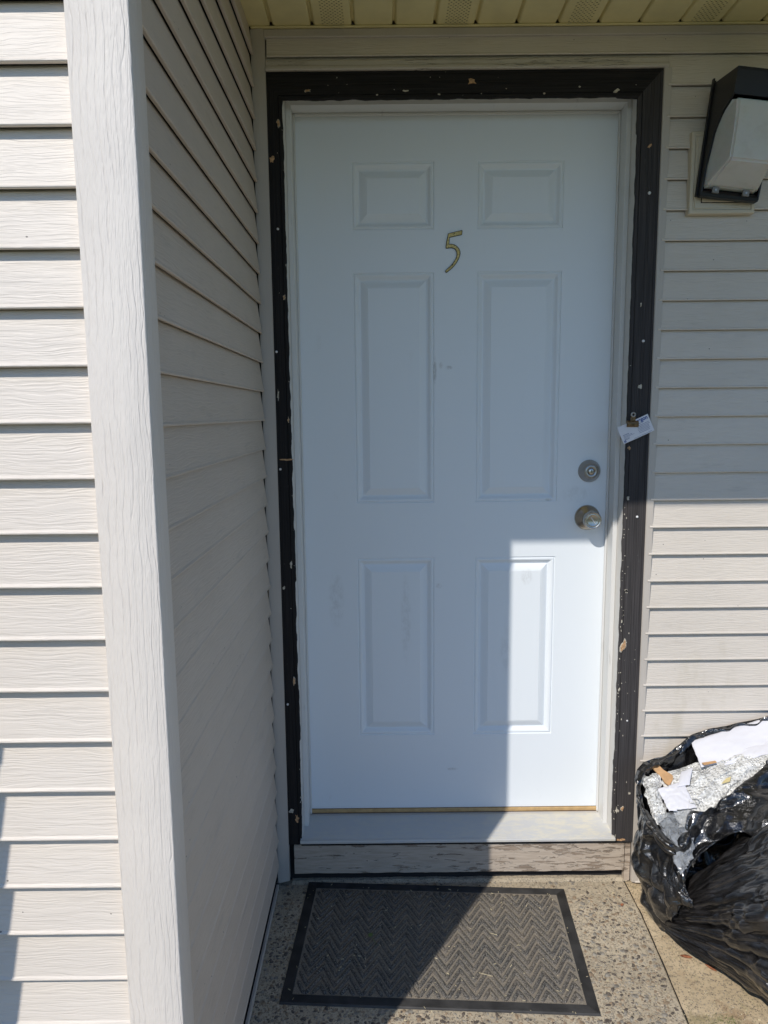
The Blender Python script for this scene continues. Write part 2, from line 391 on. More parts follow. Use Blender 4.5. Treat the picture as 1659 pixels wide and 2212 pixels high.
def box(bm, a, b, bev=0.0, rot=None, seg=1):
    a = Vector(a); b = Vector(b); c = (a+b)/2; d = b-a
    r = bmesh.ops.create_cube(bm, size=1.0)
    vs = r['verts']
    bmesh.ops.scale(bm, vec=(abs(d.x), abs(d.y), abs(d.z)), verts=vs)
    if bev:
        es = list({e for v in vs for e in v.link_edges})
        g = bmesh.ops.bevel(bm, geom=es, offset=bev, segments=seg, affect='EDGES', profile=0.5)
        vs = list({v for f in g['faces'] for v in f.verts} | {v for v in vs if v.is_valid})
    if rot is not None: bmesh.ops.rotate(bm, cent=(0, 0, 0), matrix=rot, verts=vs)
    bmesh.ops.translate(bm, vec=c, verts=vs)
    return vs
def newbox(name, a, b, mat, parent, bev=0.0, rot=None, seg=1):
    bm = bmesh.new(); box(bm, a, b, bev, rot, seg); return mesh_obj(name, bm, mat, parent)
def lathe(bm, prof, c, axis='y', n=40):
    """prof: (radius, along) ; along measured towards -y from c"""
    rings = []
    for r, h in prof:
        rings.append([bm.verts.new((c[0]+r*cos(2*pi*k/n), c[1]-h, c[2]+r*sin(2*pi*k/n))) for k in range(n)] if r > 1e-6 else [bm.verts.new((c[0], c[1]-h, c[2]))])
    for A, B in zip(rings, rings[1:]):
        for k in range(n):
            a0, a1 = A[k % len(A)], A[(k+1) % len(A)]; b0, b1 = B[k % len(B)], B[(k+1) % len(B)]
            vs = []
            for v in (a0, a1, b1, b0):
                if v not in vs: vs.append(v)
            if len(vs) > 2:
                try: bm.faces.new(vs)
                except ValueError: pass
def tube(bm, pts, r, n=6):
    pts = [Vector(p) for p in pts]; rings = []
    for i, p in enumerate(pts):
        t = (pts[min(i+1, len(pts)-1)]-pts[max(i-1, 0)]).normalized()
        a = t.orthogonal().normalized(); b = t.cross(a)
        if rings: # keep frame
            a = (pa - t*pa.dot(t)).normalized(); b = t.cross(a)
        pa = a
        rings.append([bm.verts.new(p+a*r*cos(2*pi*k/n)+b*r*sin(2*pi*k/n)) for k in range(n)])
    for A, B in zip(rings, rings[1:]):
        for k in range(n): bm.faces.new((A[k], A[(k+1) % n], B[(k+1) % n], B[k]))
    bm.faces.new(rings[0][::-1]); bm.faces.new(rings[-1])
def prism(bm, poly, d0, d1, to):
    """extrude 2d polygon between depth d0 and d1 ; to(u,v,d)->xyz"""
    A = [bm.verts.new(to(u, v, d0)) for u, v in poly]; B = [bm.verts.new(to(u, v, d1)) for u, v in poly]
    n = len(poly); f = [bm.faces.new(A), bm.faces.new(B[::-1])]
    for k in range(n): bm.faces.new((A[k], B[k], B[(k+1) % n], A[(k+1) % n]))
    bmesh.ops.recalc_face_normals(bm, faces=bm.faces)
    tri = [x for x in f if len(x.verts) > 4]
    if tri: bmesh.ops.triangulate(bm, faces=tri)
FRONT = lambda y0: (lambda u, v, d: (u, y0-d, v))

# ------------------------------------------------------------ the setting: ground, slab, lawn
GZ = -0.19
def sheet(name, x0, x1, y0, y1, z, mat, amp=0.0, n=1, m_=1):
    bm = bmesh.new(); g = []
    for j in range(m_+1):
        g.append([bm.verts.new((x0+(x1-x0)*i/n, y0+(y1-y0)*j/m_, z+amp*noise.noise(Vector((x0+(x1-x0)*i/n, y0+(y1-y0)*j/m_, 0))*9))) for i in range(n+1)])
    for j in range(m_):
        for i in range(n): bm.faces.new((g[j][i], g[j][i+1], g[j+1][i+1], g[j+1][i]))
    o = mesh_obj(name, bm, mat, None, True); return info(o, kind='structure')
sheet('ground', -600, 600, -600, 600, GZ-0.045, mat_lawn)
sheet('concrete_apron', 0.90, 3.2, -1.7, 0.05, GZ-0.002, mat_soil, 0.004, 150, 110)
info(newbox('walkway', (-3.0, -3.3, GZ-0.04), (3.2, -1.72, GZ-0.004), mat_walk, None, 0.004), kind='structure')
# stoop slab: a real block whose right edge is a joint
bm = bmesh.new()
EDGE = [(0.945, 0.0), (0.943, -0.12), (0.944, -0.25), (0.934, -0.43), (0.922, -0.61), (0.88, -1.25), (0.86, -1.70)]
poly = [(-0.16, 0.0), (-0.16, -1.70)] + EDGE[::-1]
A = [bm.verts.new((x, y, GZ+0.004)) for x, y in poly]; B = [bm.verts.new((x, y, GZ-0.04)) for x, y in poly]
bm.faces.new(A)
for k in range(len(poly)): bm.faces.new((A[k], B[k], B[(k+1) % len(poly)], A[(k+1) % len(poly)]))
bmesh.ops.recalc_face_normals(bm, faces=bm.faces)
slab = mesh_obj('stoop_slab', bm, mat_slab, None); info(slab, kind='structure')
# dark joint
bm = bmesh.new()
jt = [(x, y) for x, y in EDGE]
for (xa, ya), (xb, yb) in zip(jt, jt[1:]):
    N = 8
    for k in range(N):
        t0, t1 = k/N, (k+1)/N
        def P(t, o): 
            x = xa+(xb-xa)*t; y = ya+(yb-ya)*t; w = 0.0028+0.0016*noise.noise(Vector((x*40, y*40, 1)))
            return (x+o*w+0.001, y, GZ+0.0052)
        vs = [bm.verts.new(P(t0, 0)), bm.verts.new(P(t1, 0)), bm.verts.new(P(t1, 1)), bm.verts.new(P(t0, 1))]; bm.faces.new(vs)
j = mesh_obj('joint', bm, mat_black, slab)
def edge_x(y):
    for (xa, ya), (xb, yb) in zip(EDGE, EDGE[1:]):
        if yb <= y <= ya: return xa+(xb-xa)*(y-ya)/(yb-ya)
    return 0.86
# mat frame (needed to keep pebbles out from under it)
MC = Vector((0.366, -0.346, 0)); MA = radians(-3.3); MW, MH = 0.758, 0.448
def mat_uv(x, y):
    d = Vector((x-MC.x, y-MC.y)); return d.x*cos(MA)+d.y*sin(MA), -d.x*sin(MA)+d.y*cos(MA)
pebs = []
random.seed(3)
for _ in range(40000):
    x = random.uniform(-0.10, 0.94); y = random.uniform(-0.74, -0.10)
    if x > edge_x(y)-0.008: continue
    u, v = mat_uv(x, y)
    if abs(u) < MW/2+0.004 and abs(v) < MH/2+0.004: continue
    dens = noise.noise(Vector((x*7, y*7, 4)))*0.5+0.6+max(0, (-y-0.15))*1.1
    if y > -0.17: dens *= 0.25
    if random.random() > dens: continue
    r = 0.0017+0.0062*random.random()**2.8
    if any((x-a)**2+(y-b)**2 < (r+c)**2*0.85 for a, b, c in pebs[-900:]): continue
    pebs.append((x, y, r))
    if len(pebs) > 7000: break
pebs.sort(key=lambda p: -p[2]*(1.0 if p[0] > 0.2 else 0.8))
def peb_mesh(bm, c, r, seed, rot):
    rnd = random.Random(seed); n = 8; el = rnd.uniform(0.55, 1.0)
    top = []; 
    def pt(k, rr, z):
        a = 2*pi*k/n; q = 1+0.18*sin(2*a+seed)+0.1*cos(3*a+seed*2)
        x = rr*q*cos(a); y = rr*q*el*sin(a); return (c[0]+x*cos(rot)-y*sin(rot), c[1]+x*sin(rot)+y*cos(rot), c[2]+z)
    R0 = [bm.verts.new(pt(k, r, -0.0004)) for k in range(n)]; R1 = [bm.verts.new(pt(k, r*0.62, r*0.24)) for k in range(n)]; T = bm.verts.new((c[0], c[1], c[2]+r*0.30))
    for k in range(n):
        bm.faces.new((R0[k], R0[(k+1) % n], R1[(k+1) % n], R1[k])); bm.faces.new((R1[k], R1[(k+1) % n], T))
protos = []
for s in range(8):
    bm = bmesh.new(); peb_mesh(bm, (0, 0, 0), 1.0, s+1, 0)
    me = bpy.data.meshes.new('pebble'); bm.to_mesh(me); bm.free()
    me.polygons.foreach_set('use_smooth', [True]*len(me.polygons)); me.materials.append(PEB[s % 4]); protos.append(me)
random.seed(5)
for i, (x, y, r) in enumerate(pebs[:298]):
    o = bpy.data.objects.new('pebble', random.choice(protos)); link(o, slab, (x, y, GZ+0.004))
    o.scale = (r, r, r*0.8); o.rotation_euler = (0, 0, random.uniform(0, 6.28))
bm = bmesh.new()
for i, (x, y, r) in enumerate(pebs[298:]):
    k0 = len(bm.faces); peb_mesh(bm, (x, y, GZ+0.004), r, random.randint(1, 99), random.uniform(0, 6.28))
    bm.faces.ensure_lookup_table(); mi = random.randint(0, 3)
    for f in bm.faces[k0:]: f.material_index = mi
info(mesh_obj('fine_pebbles', bm, None, slab, True, mats=PEB), kind='stuff')

# ------------------------------------------------------------ vinyl siding
CR = 0.0765; Z0 = 0.199
PROF = [(0.0040, 0.0016), (0.0092, 0.0), (0.0108, 0.0004), (0.0116, 0.0016), (0.0116, 0.0032), (0.0108, 0.0050), (0.0098, 0.0068), (0.0006, 0.0765), (-0.0016, 0.082)]
def plank_mesh(L, axis, zmax=None, zmin=None, osc=1.0):
    """plank along local +x (axis X, facing -y) or +y (axis Y, facing +x)"""
    bm = bmesh.new(); prof = [(o*osc, z) for o, z in PROF]
    def clip(pr, zc, keep_below):
        out = []
        for (o0, z0), (o1, z1) in zip(pr, pr[1:]):
            i0 = (z0 <= zc) == keep_below; i1 = (z1 <= zc) == keep_below
            if i0: out.append((o0, z0))
            if i0 != i1: t = (zc-z0)/(z1-z0); out.append((o0+(o1-o0)*t, zc))
        if (pr[-1][1] <= zc) == keep_below: out.append(pr[-1])
        return out
    if zmax is not None: prof = clip(prof, zmax, True)
    if zmin is not None: prof = clip(prof, zmin, False)
    n = max(2, int(L/0.12)); rows = []
    for i in range(n+1):
        t = L*i/n
        w = 0.0007*noise.noise(Vector((t*2.3, L, 0)))
        rows.append([bm.verts.new((t, -o, z+w*0) if axis == 'X' else (o, t, z)) for o, z in prof])
    for A, B in zip(rows, rows[1:]):
        for k in range(len(prof)-1):
            bm.faces.new((A[k], B[k], B[k+1], A[k+1]) if axis == 'X' else (A[k], A[k+1], B[k+1], B[k]))
    bmesh.ops.recalc_face_normals(bm, faces=bm.faces)
    # open sheet: make sure it faces outwards
    ref = [f for f in bm.faces if f.calc_area() > 0.001]
    if ref:
        nn = ref[0].normal; bad = nn.y > 0 if axis == 'X' else nn.x < 0
        if bad: bmesh.ops.reverse_faces(bm, faces=bm.faces)
    me = bpy.data.meshes.new('siding_plank'); bm.to_mesh(me); bm.free()
    return me
def plank(me, mat, parent, loc):
    if not me.materials: me.materials.append(mat)
    o = bpy.data.objects.new('siding_plank', me); link(o, parent, loc); return o
# entry wall (holds the door): tips at y=-0.12
entry = thing('entry_wall', (1.6, -0.1, GZ), 'shaded and half sunlit beige vinyl siding wall around the white door', 'wall')
YB = -0.1085
bm = bmesh.new()
box(bm, (0.957, YB+0.002, GZ+0.012), (3.0, 0.15, 2.3)); box(bm, (-0.12, YB+0.002, 2.078), (0.957, 0.15, 2.3)); box(bm, (-0.30, YB+0.02, GZ-0.05), (-0.058, 0.15, 2.3))
mesh_obj('sheathing', bm, mat_dark, entry)
meR = plank_mesh(2.2, 'X', osc=1.2); meT = plank_mesh(3.15, 'X'); meTc = plank_mesh(3.15, 'X', zmax=CR*0.62)
k0 = -5
for k in range(k0, 24+1):
    z = Z0 + k*CR
    me = meR
    if k == k0:
        me = meB = plank_mesh(2.2, 'X', zmin=0.012) if False else meR
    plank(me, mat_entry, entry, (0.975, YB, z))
plank(plank_mesh(3.15, 'X', zmin=0.052), mat_entry, entry, (-0.05, YB, Z0+24*CR)) if False else None
plank(meT, mat_entry, entry, (-0.05, YB, Z0+25*CR))
# partial plank over the door behind the head trim
mm = plank_mesh(1.03, 'X', zmin=0.05); plank(mm, mat_entry, entry, (-0.055, YB, Z0+24*CR))
newbox('frieze_trim', (-0.056, -0.121, 2.157), (3.1, -0.104, 2.1772), mat_trim, entry, 0.002)
newbox('soffit_channel', (-0.088, -0.1265, 2.1776), (3.1, -0.104, 2.1816), mat_soffit, entry, 0.001)
# left corner channel with an angled foot
bm = bmesh.new()
prism(bm, [(-0.0890, -0.172), (-0.0535, -0.166), (-0.0535, 2.174), (-0.060, 2.1775), (-0.0890, 2.1775)], 0.0, 0.018, lambda u, v, d: (u, -0.1045-d, v))
bmesh.ops.bevel(bm, geom=[e for e in bm.edges if abs((e.verts[0].co-e.verts[1].co).z) > 1], offset=0.0025, segments=2, affect='EDGES')
mesh_obj('corner_channel', bm, mat_trim, entry)
bm = bmesh.new()
prism(bm, [(0.9640, -0.180), (0.9845, -0.184), (0.9845, 2.078), (0.9640, 2.078)], 0.0, 0.016, lambda u, v, d: (u, -0.1045-d, v))
bmesh.ops.bevel(bm, geom=[e for e in bm.edges if abs((e.verts[0].co-e.verts[1].co).z) > 1], offset=0.0015, segments=2, affect='EDGES')
mesh_obj('j_channel', bm, mat_trim, entry)
# cracked, painted head trim above the black casing
bm = bmesh.new(); rows = []
pr = [(0.0, 2.1035), (0.0105, 2.1035), (0.0125, 2.100), (0.0125, 2.090), (0.0165, 2.0865), (0.0175, 2.081), (0.0150, 2.0775), (0.0, 2.0772)]
NX = 60
for i in range(NX+1):
    x = -0.0525+(0.9755+0.0525)*i/NX; w = 0.0011*noise.noise(Vector((x*13, 0, 3)))
    rows.append([bm.verts.new((x, -0.1085-o, z+w)) for o, z in pr])
for A, B in zip(rows, rows[1:]):
    for k in range(len(pr)-1): bm.faces.new((A[k], A[k+1], B[k+1], B[k]))
bm.faces.new(rows[0]); bm.faces.new(rows[-1][::-1])
bmesh.ops.recalc_face_normals(bm, faces=bm.faces)
mesh_obj('head_trim', bm, mat_crack, entry)
newbox('wall_foot_gap', (0.99, -0.106, GZ-0.03), (3.0, -0.09, GZ+0.014), mat_black, entry)

# side wall of the recess: planks along y, tips at x=-0.08
side = thing('side_wall', (-0.1, -0.6, GZ), 'shaded vinyl siding wall running back to the door on the left', 'wall')
XB = -0.0925
newbox('sheathing', (-0.16, -1.06, GZ-0.04), (XB-0.003, -0.02, 2.3), mat_dark, side)
meS = plank_mesh(1.045-0.131, 'Y')
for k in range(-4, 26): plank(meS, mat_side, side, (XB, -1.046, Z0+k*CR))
newbox('base_strip', (XB+0.001, -1.10, GZ+0.010), (XB+0.0085, -0.135, GZ+0.0245), mat_trim, side, 0.001)
newbox('base_gap', (XB-0.01, -1.10, GZ+0.0042), (XB+0.004, -0.11, GZ+0.0098), mat_black, side)
# front wall and its corner post
front = thing('front_wall', (-0.4, -1.1, GZ), 'sunlit pale vinyl siding wall nearest the camera on the left', 'wall')
newbox('sheathing', (-3.0, -1.076, GZ-0.04), (-0.10, -0.95, 2.3), mat_dark, front)
meF = plank_mesh(2.8, 'X', osc=1.38)
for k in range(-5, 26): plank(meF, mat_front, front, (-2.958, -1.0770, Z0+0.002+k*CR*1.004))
bm = bmesh.new()
# corner post: L section with rounded outer corner
def post_section(): 
    r = 0.0024
    return [(-0.1585, -1.078), (-0.1600, -1.081), (-0.1600, -1.0990), (-0.1588, -1.1005)] + [(-0.0780-r+r*cos(a), -1.1008+r+r*sin(a)) for a in (-pi/2, -pi*3/8, -pi/4, -pi/8, 0)] + [(-0.0780, -1.0475), (-0.0792, -1.0450), (-0.0900, -1.0450)]
sec = post_section(); NZ = 60; rings = []
for i in range(NZ+1):
    z = GZ-0.02+(2.185-GZ+0.02)*i/NZ; w = 0.0006*noise.noise(Vector((z*5, 2, 0)))
    rings.append([bm.verts.new((x+w, y, z)) for x, y in sec])
for A, B in zip(rings, rings[1:]):
    for k in range(len(sec)-1):
        f = bm.faces.new((A[k], A[k+1], B[k+1], B[k]))
        f.smooth = 3 <= k <= 9
bmesh.ops.recalc_face_normals(bm, faces=bm.faces)
for f in bm.faces:
    if abs(f.normal.y) > 0.9: 
        if f.normal.y > 0 and f.calc_center_median().y < -1.09: bmesh.ops.reverse_faces(bm, faces=bm.faces); 
        break
mesh_obj('corner_post', bm, mat_post, front)

# soffit: 4-inch strips running towards the street, every third one perforated
soff = thing('soffit', (0.7, -0.6, 2.1825), 'cream vented vinyl soffit overhead above the door', 'soffit')
SZ = 2.182; SP = 0.1032; X0S = -0.0385
YS0, YS1 = -1.215, -0.122
def strip_prof(w):   # cross-section (x, z): flat with dropped edges curving up into the groove
    g = 0.0085
    return [(0, 0.011), (g*0.55, 0.010), (g*0.9, 0.003), (g*1.25, 0.0005), (g*1.9, 0), (w-g*1.9+g, 0), (w-g*0.2, 0.0005), (w-0.0005, 0.003), (w-0.0001, 0.011)]
bm0 = bmesh.new(); pr = strip_prof(SP)
A = [bm0.verts.new((x, 0, z)) for x, z in pr]; B = [bm0.verts.new((x, YS1-YS0, z)) for x, z in pr]
for k in range(len(pr)-1): bm0.faces.new((A[k], A[k+1], B[k+1], B[k]))
bmesh.ops.recalc_face_normals(bm0, faces=bm0.faces)
me = bpy.data.meshes.new('soffit_strip'); bm0.to_mesh(me); bm0.free(); me.materials.append(mat_soffit)
# perforated strip: same edges, flat middle made of cells with real holes near its centre
bm0 = bmesh.new()
L = YS1-YS0
for seg in ((0, 5), (5, 9)):
    prr = pr[seg[0]:seg[1]]
for lo, hi in ((0, 5), (5, 9)):
    prr = pr[lo:hi]
    A = [bm0.verts.new((x, 0, z)) for x, z in prr]; B = [bm0.verts.new((x, L, z)) for x, z in prr]
    for k in range(len(prr)-1): bm0.faces.new((A[k], A[k+1], B[k+1], B[k]))
xa, xb = pr[4][0], pr[5][0]; cx0 = xa+0.012; cx1 = xb-0.010
for a_, b_ in ((xa, cx0), (cx1, xb)):
    bm0.faces.new([bm0.verts.new(p) for p in ((a_, 0, 0), (b_, 0, 0), (b_, L, 0), (a_, L, 0))])
NC = 10; NR = int(L/0.0068); cw = (cx1-cx0)/NC; ch = L/NR
for j in range(NR):
    for i in range(NC):
        x0, y0 = cx0+i*cw, j*ch
        if j < NR-75 or (i+j) % 2:
            bm0.faces.new([bm0.verts.new(p) for p in ((x0, y0, 0), (x0+cw, y0, 0), (x0+cw, y0+ch, 0), (x0, y0+ch, 0))]); continue
        O = [bm0.verts.new(p) for p in ((x0, y0, 0), (x0+cw, y0, 0), (x0+cw, y0+ch, 0), (x0, y0+ch, 0))]
        hx, hy = cw*0.36, ch*0.42; cx, cy = x0+cw/2, y0+ch/2
        I = [bm0.verts.new(p) for p in ((cx-hx, cy-hy, -0.0006), (cx+hx, cy-hy, -0.0006), (cx+hx, cy+hy, 0.0008), (cx-hx, cy+hy, 0.0008))]
        for k in range(4): bm0.faces.new((O[k], O[(k+1) % 4], I[(k+1) % 4], I[k]))
bmesh.ops.remove_doubles(bm0, verts=bm0.verts, dist=1e-5)
bmesh.ops.recalc_face_normals(bm0, faces=bm0.faces)
mev = bpy.data.meshes.new('vented_strip'); bm0.to_mesh(mev); bm0.free(); mev.materials.append(mat_soffit)
for i in range(-1, 30):
    vent = i % 3 == 1
    o = bpy.data.objects.new('vented_strip' if vent else 'soffit_strip', mev if vent else me)
    link(o, soff, (X0S+i*SP, YS0, SZ))
bm = bmesh.new(); box(bm, (-0.2, YS0, SZ+0.012), (3.1, -0.10, SZ+0.03)); mesh_obj('soffit_backing', bm, mat_groove, soff)
# roof above (out of frame, it casts the eave's shadow)
roof = thing('roof', (0, -1.2, 2.2), 'roof with shingled slope over the entry recess', 'roof')
newbox('fascia', (-3.2, -1.235, 2.175), (3.3, -1.216, 2.34), mat_trim, roof)
newbox('eave_left', (-3.2, -1.215, 2.19), (-0.25, -1.078, 2.205), mat_soffit, roof)
bm = bmesh.new(); prism(bm, [(-1.27, 2.342), (-1.27, 2.36), (1.5, 3.3), (1.5, 2.3), (-1.2, 2.3)], 0, 6.5, lambda u, v, d: (-3.2+d, u, v)); mesh_obj('roof_slope', bm, mat_roof, roof)

# ------------------------------------------------------------ door frame
frame = thing('door_frame', (0.4465, -0.11, -0.05), 'white door frame with chipped black painted casing around the door', 'door frame')
JY = -0.1095
def quadprism(name, pts_front, y0, y1, mat, parent, bev=0.0):
    bm = bmesh.new(); prism(bm, pts_front, 0, y0-y1, FRONT(y0))
    if bev: bmesh.ops.bevel(bm, geom=list(bm.edges), offset=bev, segments=1, affect='EDGES')
    return mesh_obj(name, bm, mat, parent)
# stops next to the door (x=0 / .893 / z=2.02), jambs stepped back outside them
quadprism('door_stop', [(-0.0135, -0.03), (0.0, -0.03), (0.0, 2.02), (-0.0135, 2.0335)], 0.0, -0.058, mat_jamb, frame, 0.0008)
quadprism('door_stop', [(0.893, -0.03), (0.9055, -0.03), (0.9055, 2.0335), (0.893, 2.02)], 0.0, -0.058, mat_jamb, frame, 0.0008)
quadprism('door_stop', [(-0.0135, 2.0337), (0.0, 2.0202), (0.893, 2.0202), (0.9055, 2.0337)], 0.0, -0.058, mat_jamb, frame, 0.0008)
quadprism('jamb', [(-0.052, -0.04), (-0.0137, -0.04), (-0.0137, 2.034), (-0.052, 2.072)], 0.02, JY, mat_jamb2, frame, 0.0008)
quadprism('jamb', [(0.9058, -0.04), (0.944, -0.04), (0.944, 2.072), (0.9058, 2.034)], 0.02, JY, mat_jamb2, frame, 0.0008)
quadprism('jamb', [(-0.052, 2.0722), (-0.0137, 2.0342), (0.9058, 2.0342), (0.944, 2.0722)], 0.02, JY, mat_jamb2, frame, 0.0008)
# weatherstrip lines
newbox('weatherstrip', (0.0004, -0.010, -0.018), (0.0052, -0.0016, 2.018), mat_jamb, frame, 0.001)
newbox('weatherstrip', (0.8876, -0.010, -0.018), (0.8926, -0.0016, 2.018), mat_jamb, frame, 0.001)
newbox('weatherstrip', (0.0054, -0.010, 2.0130), (0.8874, -0.0016, 2.0196), mat_jamb, frame, 0.001)
# black casings, ragged along the inner edge, with a raised bead and fine reeding
def casing(side_):
    bm = bmesh.new()
    if side_ == 'top': n = 190
    else: n = 380
    rows = []
    # profile across: (t 0=inner..1=outer, depth)
    prof = [(0, -0.004), (0, 0.0030), (0.06, 0.0046), (0.13, 0.0050), (0.145, 0.0030), (0.155, 0.0030), (0.17, 0.0058), (0.50, 0.0068), (0.507, 0.0058), (0.514, 0.0068), (0.62, 0.0070), (0.627, 0.006), (0.634, 0.0070), (0.88, 0.0074), (0.89, 0.0058), (0.90, 0.0074), (1.0, 0.0074), (1.0, -0.004)]
    for i in range(n+1):
        s = i/n; row = []
        for t, d in prof:
            if side_ == 'top':
                zi, zo = 2.0115, 2.0765; z = zi+(zo-zi)*t
                xl = -0.0140-0.065*t; xr = 0.9035+0.060*t; x = xl+(xr-xl)*s
                rag = 0.0022*noise.fractal(Vector((x*26, 7.7, 0)), 1.0, 2.0, 4)
                if noise.noise(Vector((x*5.0+3, 0, 9))) > 0.22: rag -= 0.0030
                if t < 0.1: z += rag
            else:
                sg = -1 if side_ == 'left' else 1
                xi = -0.0140 if side_ == 'left' else 0.9035; w = 0.065 if side_ == 'left' else 0.060
                zt = 2.0115+0.065*t; z = -0.052+(zt+0.052)*s; x = xi+sg*w*t
                rag = 0.0020*noise.fractal(Vector((z*22, sg*5, 0)), 1.0, 2.0, 4)
                if noise.noise(Vector((z*4.3, sg*3, 9))) > 0.25: rag += 0.0022
                if t < 0.1: x -= sg*rag
                if i == 0: z += 0.004*noise.noise(Vector((x*90, 0, 2)))
            row.append(bm.verts.new((x, JY-0.0004-d, z)))
        rows.append(row)
    for A, B in zip(rows, rows[1:]):
        for k in range(len(prof)-1): bm.faces.new((A[k], A[k+1], B[k+1], B[k]))
    bm.faces.new(rows[0]); bm.faces.new(rows[-1][::-1])
    bmesh.ops.recalc_face_normals(bm, faces=bm.faces)
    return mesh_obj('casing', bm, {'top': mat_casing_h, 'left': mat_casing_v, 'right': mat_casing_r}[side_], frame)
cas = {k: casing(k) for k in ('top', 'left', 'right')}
cas['right']['label'] = 'faded, chipped right casing with sunlit grey in its paint'
def chip(par, x, z, rx, rz, mat, rim=True, seed=0, rot=0.0, name='paint_chip'):
    yf = JY-0.0085
    rnd = random.Random(seed); n = 11
    ph = [rnd.uniform(0.45, 1.35) for _ in range(n)]
    def pl(k, s): 
        a = 2*pi*k/n; u = rx*ph[k]*s*cos(a); v = rz*ph[k]*s*sin(a); return (x+u*cos(rot)-v*sin(rot), z+u*sin(rot)+v*cos(rot))
    bm = bmesh.new()
    if rim:
        prism(bm, [pl(k, 1.22) for k in range(n)], -0.004, 0.0, FRONT(yf))
        for f in bm.faces: f.material_index = 1
        nf = len(bm.faces)
        prism(bm, [pl(k, 1.0) for k in range(n)], -0.003, 0.0006, FRONT(yf))
        bm.faces.ensure_lookup_table()
    else:
        prism(bm, [pl(k, 1.0) for k in range(n)], -0.004, 0.0, FRONT(yf))
    mesh_obj(name, bm, None, par, mats=[mat, mat_chipw])
    
def nail(par, x, z, r=0.0032):
    bm = bmesh.new(); lathe(bm, [(0, 0.0024), (r*0.6, 0.0022), (r, 0.0012), (r, -0.004)], (x, JY-0.0078, z), n=12); bmesh.ops.recalc_face_normals(bm, faces=bm.faces)
    mesh_obj('nail', bm, mat_nail, par, True)
T, Lc, Rc = cas['top'], cas['left'], cas['right']
for key, par in cas.items():
    bm = bmesh.new(); rnd = random.Random(len(key)*7)
    for _ in range({'right': 70, 'left': 14, 'top': 12}[key]):
        if key == 'top': x, z = rnd.uniform(0.0, 0.93), 2.0135+0.06*rnd.random()**1.7
        else:
            z = rnd.uniform(-0.04, 0.95 if key == 'right' and rnd.random() < 0.85 else 1.95); t = 0.0005+0.05*rnd.random()**4
            x = 0.9045+t if key == 'right' else -0.015-t*0.7
        r_ = rnd.uniform(0.0004, 0.0017); st = rnd.choice([1, 1, 2.5]) if key != 'top' else rnd.choice([1, .4])
        pts = [(x+r_*rnd.uniform(.4, 1.2)*cos(2*pi*k/7), z+st*r_*rnd.uniform(.4, 1.2)*sin(2*pi*k/7)) for k in range(7)]
        prism(bm, pts, -0.003, 0.0, FRONT(JY-0.0082))
    info(mesh_obj('paint_flecks', bm, mat_chipw, par), kind='stuff')
chip(T, 0.052, 2.031, 0.0065, 0.0030, mat_chip, seed=1); chip(T, 0.303, 2.029, 0.0065, 0.0022, mat_chipw, False, 2)
chip(T, 0.472, 2.050, 0.011, 0.0075, mat_chip, False, 3); chip(T, 0.846, 2.026, 0.0085, 0.0045, mat_chipw, False, 4, 0.3)
for x_, z_, w_ in ((0.128, 2.062, .0012), (0.39, 2.02, .004), (0.75, 2.035, .003), (0.66, 2.02, .003), (0.23, 2.02, .0025)): chip(T, x_, z_, w_, 0.0016, mat_chipw, False, int(x_*100))
chip(Lc, -0.025, 1.953, 0.0035, 0.0070, mat_chip, seed=5); chip(Lc, -0.044, 1.867, 0.0060, 0.0095, mat_chip, False, 6)
nail(Lc, -0.034, 1.693); chip(Lc, -0.022, 1.518, 0.004, 0.007, mat_chip, seed=7); nail(Lc, -0.047, 1.377)
chip(Lc, -0.046, 1.262, 0.0025, 0.016, mat_chipw, False, 8); chip(Lc, -0.020, 1.195, 0.0022, 0.0065, mat_chip, seed=9)
chip(Lc, -0.026, 1.087, 0.019, 0.0030, mat_chip, False, 10); nail(Lc, -0.046, 1.061); chip(Lc, -0.024, 0.793, 0.003, 0.008, mat_chipw, seed=11)
chip(Lc, -0.046, 0.728, 0.004, 0.005, mat_chipw, False, 12); chip(Lc, -0.025, 0.452, 0.004, 0.010, mat_chip, seed=13); nail(Lc, -0.045, 0.384)
chip(Lc, -0.043, 0.055, 0.007, 0.005, mat_chipw, seed=14); chip(Lc, -0.027, 0.032, 0.005, 0.011, mat_chip, False, 15)
chip(Rc, 0.936, 1.890, 0.0075, 0.0040, mat_chip, False, 16, 0.7); nail(Rc, 0.939, 1.774, 0.004); nail(Rc, 0.938, 1.396, 0.0038)
chip(Rc, 0.934, 1.274, 0.0050, 0.0070, mat_chipw, False, 17); chip(Rc, 0.913, 0.971, 0.003, 0.0065, mat_chipw, seed=18); nail(Rc, 0.940, 0.919, 0.0034)
chip(Rc, 0.917, 0.709, 0.0030, 0.0040, mat_black, True, 19, name='nail_hole'); chip(Rc, 0.9145, 0.547, 0.0055, 0.016, mat_chip, True, 20, -0.2)
nail(Rc, 0.934, 0.324, 0.0025); chip(Rc, 0.930, 0.052, 0.0042, 0.0072, mat_chip, True, 21); chip(Rc, 0.914, 0.047, 0.0040, 0.0065, mat_chipw, True, 22)
chip(Rc, 0.927, -0.047, 0.012, 0.004, mat_chip, False, 23); chip(Rc, 0.948, 0.10, 0.003, 0.003, mat_chipw, True, 24); chip(Rc, 0.928, 1.49, 0.0016, 0.006, mat_chipw, False, 25)
chip(Rc, 0.911, 1.145-0.035, 0.0035, 0.006, mat_chip, False, 26); chip(Rc, 0.908, 0.62, 0.0012, 0.004, mat_chipw, False, 27); chip(Rc, 0.909, 0.42, 0.0018, 0.004, mat_chipw, False, 28)
